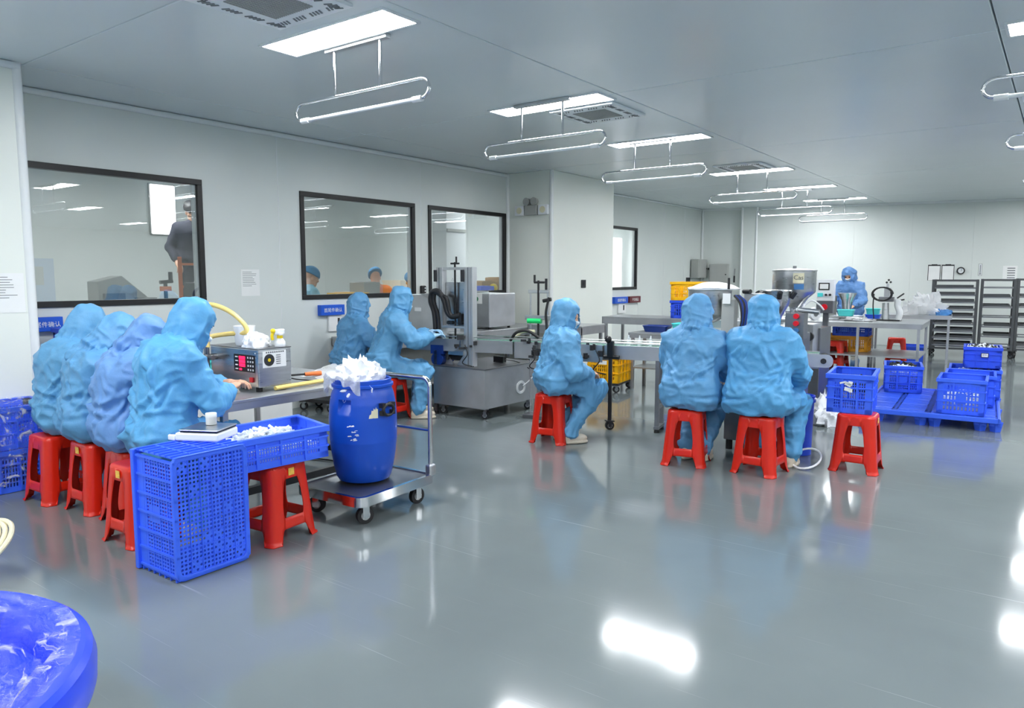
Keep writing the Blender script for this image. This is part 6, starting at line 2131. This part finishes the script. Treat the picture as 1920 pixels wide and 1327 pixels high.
for a in (2.25, 5.39, 0.68, 3.82):
    m.box((0.22 * math.cos(a), 0.22 * math.sin(a), 0.59), (0.36, 0.03, 0.03), rz=a)
m.build('lid_ribs', M['tub'], t, False, 0.008)
m = MB()
vs, fs = [], []
na, nr = 200, 34
P = []
for j in range(nr + 1):
    s = j / nr
    for i in range(na):
        a = 2 * PI * i / na
        r = 0.05 + (RO - 0.03 - 0.05) * s
        z = 0.606 + 0.006 if r < RO - 0.16 else 0.612 + 0.096 * min(1, (r - (RO - 0.16)) / 0.10)
        P.append((r * math.cos(a), r * math.sin(a), z))
P = np.array(P)
rr = np.hypot(P[:, 0], P[:, 1])
k_ = np.exp(-((rr - (RO - 0.12)) / 0.07) ** 2)
P[:, 2] += k_ * (0.055 * (ridge(P * np.array([11, 11, 3]) + 4, 2) - 0.15) + 0.03 * (ridge(P * 26 + 3, 5) - 0.1)) + 0.006 * (vnoise(P * 14) - 0.3) * (rr < RO - 0.03)
fs = [(j * na + i, j * na + (i + 1) % na, (j + 1) * na + (i + 1) % na, (j + 1) * na + i) for j in range(nr) for i in range(na)]
m.add([tuple(p) for p in P], fs)
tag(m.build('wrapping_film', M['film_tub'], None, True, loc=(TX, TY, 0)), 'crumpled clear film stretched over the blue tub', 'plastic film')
t = thing('hose_coil', 'coil of clear yellowish hose leaning by the left edge', 'hose', (-4.46, 1.23, 0.0))
for k in range(6):
    r = 0.25 + 0.012 * (k % 3)
    m = MB()
    m.tube([(0.0 + 0.05 * k * 0.5 + r * 0.95 * math.cos(a), -0.06 + r * 0.75 * math.sin(a) + 0.012 * k, 0.135 + r * 0.42 * math.sin(a) + 0.006 * k) for a in [2 * PI * i / 48 for i in range(48)]], 0.013, 8, True)
    m.build('hose_loop', M['clearhose'], t)
m = MB().add(*sheet((-2.08, 0.93, 0.003), (0.11, -0.03, 0), (0.03, 0.10, 0), 3, 3, 0.001, 2))
tag(m.build('paper_scrap', M['paper'], None, False), 'white paper scrap on the floor beside the big blue tub', 'paper')
crumple('rubbish_bag', 'crumpled silvery film bag on the floor behind the tall blue crate', 'bag', (-1.95, 8.15, 0.002), (0.22, 0.2, 0.26), 'bagwhite', 41, 60, 0.5)
t = thing('blue_bin', 'narrow blue bin on the floor right of the broad-shouldered worker', 'bin', (-1.80, 6.62, 0))
MB().lathe([(0, 0.003), (0.11, 0.003), (0.12, 0.5), (0.128, 0.505), (0.128, 0.52), (0.115, 0.52), (0.105, 0.02), (0, 0.02)], 32).build('bin_wall', M['blue2'], t)
MB().lathe([(0.12, 0.46), (0.132, 0.465), (0.132, 0.485), (0.12, 0.49)], 32).build('bin_rim', M['blue2'], t)
m = MB()
m.tube([(-1.62 + 0.11 * math.cos(a), 6.22 + 0.16 * math.sin(a), 0.012 + 0.05 * (1 + math.sin(a))) for a in [2 * PI * i / 24 for i in range(24)]], 0.009, 8, True)
tag(m.build('cable_loop', M['white'], None), 'white cable loop on the floor beside the right worker', 'cable')
for k, pts in enumerate([[(-5.2, 3.9, 0.008), (-4.8, 4.0, 0.008), (-4.45, 3.95, 0.008)], [(-4.2, 2.55, 0.008), (-4.1, 2.75, 0.008), (-4.25, 2.95, 0.008), (-4.7, 3.3, 0.008), (-5.2, 3.9, 0.008)], [(-4.3, 9.0, 0.008), (-3.9, 8.4, 0.008), (-3.4, 7.9, 0.008), (-3.0, 7.4, 0.008)]]):
    tag(MB().tube(bez(pts), 0.006, 6).build('floor_cable', M['rubber'] if k < 2 else M['white'], None), ['black cable on the floor behind the drum trolley', 'black cable on the floor under the front table', 'white cable on the floor beyond the conveyor'][k], 'cable')

# ------------------------------------------------------------------ behind the windows
t = thing('behind_table', 'steel table seen through the first window, small machines on it', 'table', (-7.92, 4.3, 0.05))
MB().box((0, 0, 1.14), (0.8, 3.6, 0.04)).build('table_top', M['steel_sheet'], t, False)
for sx in (-1, 1):
    for sy in (-1, 1):
        MB().box((sx * 0.35, sy * 1.7, 0.535), (0.05, 0.05, 1.12)).build('leg', M['steel_dark'], t, False)
t = thing('slope_machine', 'small grey machine with a sloping chute seen through the first window', 'machine', (-7.95, 3.79, 1.212))
MB().prism([(-0.26, 0.0), (0.26, 0.0), (0.26, 0.10), (-0.02, 0.34), (-0.26, 0.28)], -0.12, 0.12, Matrix(((0, 0, 1, 0), (1, 0, 0, 0), (0, 1, 0, 0), (0, 0, 0, 1)))).build('chute_body', M['greybox'], t, False, 0.006)
MB().cyl((0.16, 0.42, 0.0), (0.16, 0.42, 0.26), 0.02).cyl((0.16, 0.36, 0.27), (0.16, 0.50, 0.28), 0.02).cyl((0.16, 0.48, 0.28), (0.16, 0.48, 0.38), 0.022).build('crank_post', M['dark'], t)
MB().box((0.16, 0.42, 0.20), (0.06, 0.10, 0.05)).build('orange_clamp', M['orange'], t, False)
MB().box((0.14, -0.12, 0.10), (0.08, 0.2, 0.12)).box((0.16, 0.2, 0.06), (0.08, 0.2, 0.1)).build('feed_unit', M['greydark'], t, False)
t = thing('black_device', 'dark device with rollers seen at the right of the first window', 'machine', (-7.95, 4.70, 1.212))
MB().box((0, 0, 0.13), (0.3, 0.22, 0.26)).build('device_body', M['dark'], t, False, 0.006)
MB().cyl((0.1, 0.14, 0.1), (0.1, 0.4, 0.12), 0.03).cyl((0.1, 0.14, 0.18), (0.1, 0.4, 0.18), 0.03).build('roller', M['steel'], t)
t = thing('step_ladder', 'orange ladder seen through the first window beside the raised figure', 'ladder', (-9.2, 5.43, 0), R(60))
for s in (-1, 1):
    MB().box((s * 0.22, 0, 0.9), (0.05, 0.03, 1.8), rot=Matrix.Rotation(R(8) * 1, 3, 'X')).build('side_rail', M['orange'], t, False)
for k in range(6):
    MB().box((0, 0.10 - 0.04 * k, 0.25 + 0.29 * k), (0.44, 0.09, 0.03)).build('rung', M['orange'], t, False)
t = thing('plinth', 'grey platform under the raised figure behind the first window', 'platform', (-9.75, 5.70, 0))
MB().box((0, 0, 0.84), (0.6, 0.6, 0.04)).build('platform_top', M['greydark'], t, False)
for sx in (-1, 1):
    for sy in (-1, 1):
        MB().box((sx * 0.26, sy * 0.26, 0.41), (0.05, 0.05, 0.82)).build('leg', M['greydark'], t, False)
t = thing('added_glow_panel', 'tall glowing panel added for the bright rectangle in the first window', 'light', (-11.99, 6.5, 2.63))  # added emitter standing in for a bright rectangle in the glass
MB().box((0, 0, 0), (0.05, 0.42, 0.80)).build('glow_sheet', M['added_glow'], t, False, 0.02)
MB().box((-0.02, 0, 0), (0.05, 0.46, 0.84)).build('panel_frame', M['greybox'], t, False, 0.02)
t = thing('added_glow_panel', 'wide glowing panel added to whiten the window beyond the column', 'light', (-9.6, 16.5, 1.7))  # added emitter, only there to make this window read white
MB().box((0, 0, 0), (0.05, 2.6, 1.7)).build('glow_sheet', M['added_glow'], t, False, 0.02)
for s in (-1, 1):
    MB().box((0, s * 1.25, -1.26), (0.05, 0.05, 0.88)).build('leg', M['greybox'], t, False)
t = thing('bright_pillar', 'bright white pillar with a vent near its top seen in the third window', 'column', (-10.6, 12.0, 0))
MB().box((0, 0, 1.55), (0.4, 0.62, 3.1)).build('pillar_body', M['white'], t, False, 0.01)
MB().box((0.21, 0, 2.5), (0.03, 0.6, 0.06)).build('pillar_vent', M['greybox'], t, False)
for k, (x, y, z, s, mat, nm, lab, cat) in enumerate([
        (-7.95, 9.85, 1.162, (0.3, 0.4, 0.30), 'cardboard', 'cardboard_box', 'cardboard box on the sill of the third window', 'box'),
        (-7.95, 10.25, 1.162, (0.3, 0.3, 0.36), 'cardboard', 'cardboard_box', 'taller cardboard box at the right of the third window', 'box'),
        (-7.66, 9.50, 1.162, (0.2, 0.34, 0.22), 'blue', 'blue_box', 'blue box at the sill of the third window', 'box'),
        (-7.9, 6.85, 1.162, (0.3, 0.5, 0.16), 'yellow', 'yellow_tray', 'yellow tray behind the second window', 'tray'),
        (-7.95, 7.2, 1.162, (0.3, 0.3, 0.30), 'greybox', 'grey_device', 'grey device behind the second window', 'machine')]):
    t = thing(nm, lab, cat, (x, y, z))
    MB().box((0, 0, s[2] / 2), s).build('box_body', M[mat], t, False, 0.006)
    MB().box((0, 0, s[2] + 0.004), (s[0] * 0.96, s[1] * 0.5, 0.006)).build('box_flap', M[mat], t, False)
for k, (y, z) in enumerate([(9.78, 1.21), (9.93, 1.21), (9.85, 1.32), (10.08, 1.21)]):
    tag(MB().ball((0, 0, 0), (0.075, 0.08, 0.07), 14, 10).build('yellow_ball', M['gold'], None, loc=(-7.72, y, z + 0.03)), ['leftmost yellow ball in the heap at the right of the third window', 'middle yellow ball low in the heap at the right of the third window', 'uppermost yellow ball in the heap at the right of the third window', 'rightmost yellow ball of the heap behind the third window'][k], 'ball', 'yellow balls behind the third window')
t = thing('sill_table', 'long table close behind the second and third windows', 'table', (-7.9, 8.5, 0))
MB().box((0, 0, 1.14), (0.8, 4.2, 0.04)).build('table_top', M['steel_sheet'], t, False)
for sx in (-1, 1):
    for sy in (-1, 1):
        MB().box((sx * 0.35, sy * 2.0, 0.56), (0.05, 0.05, 1.12)).build('leg', M['steel_dark'], t, False)
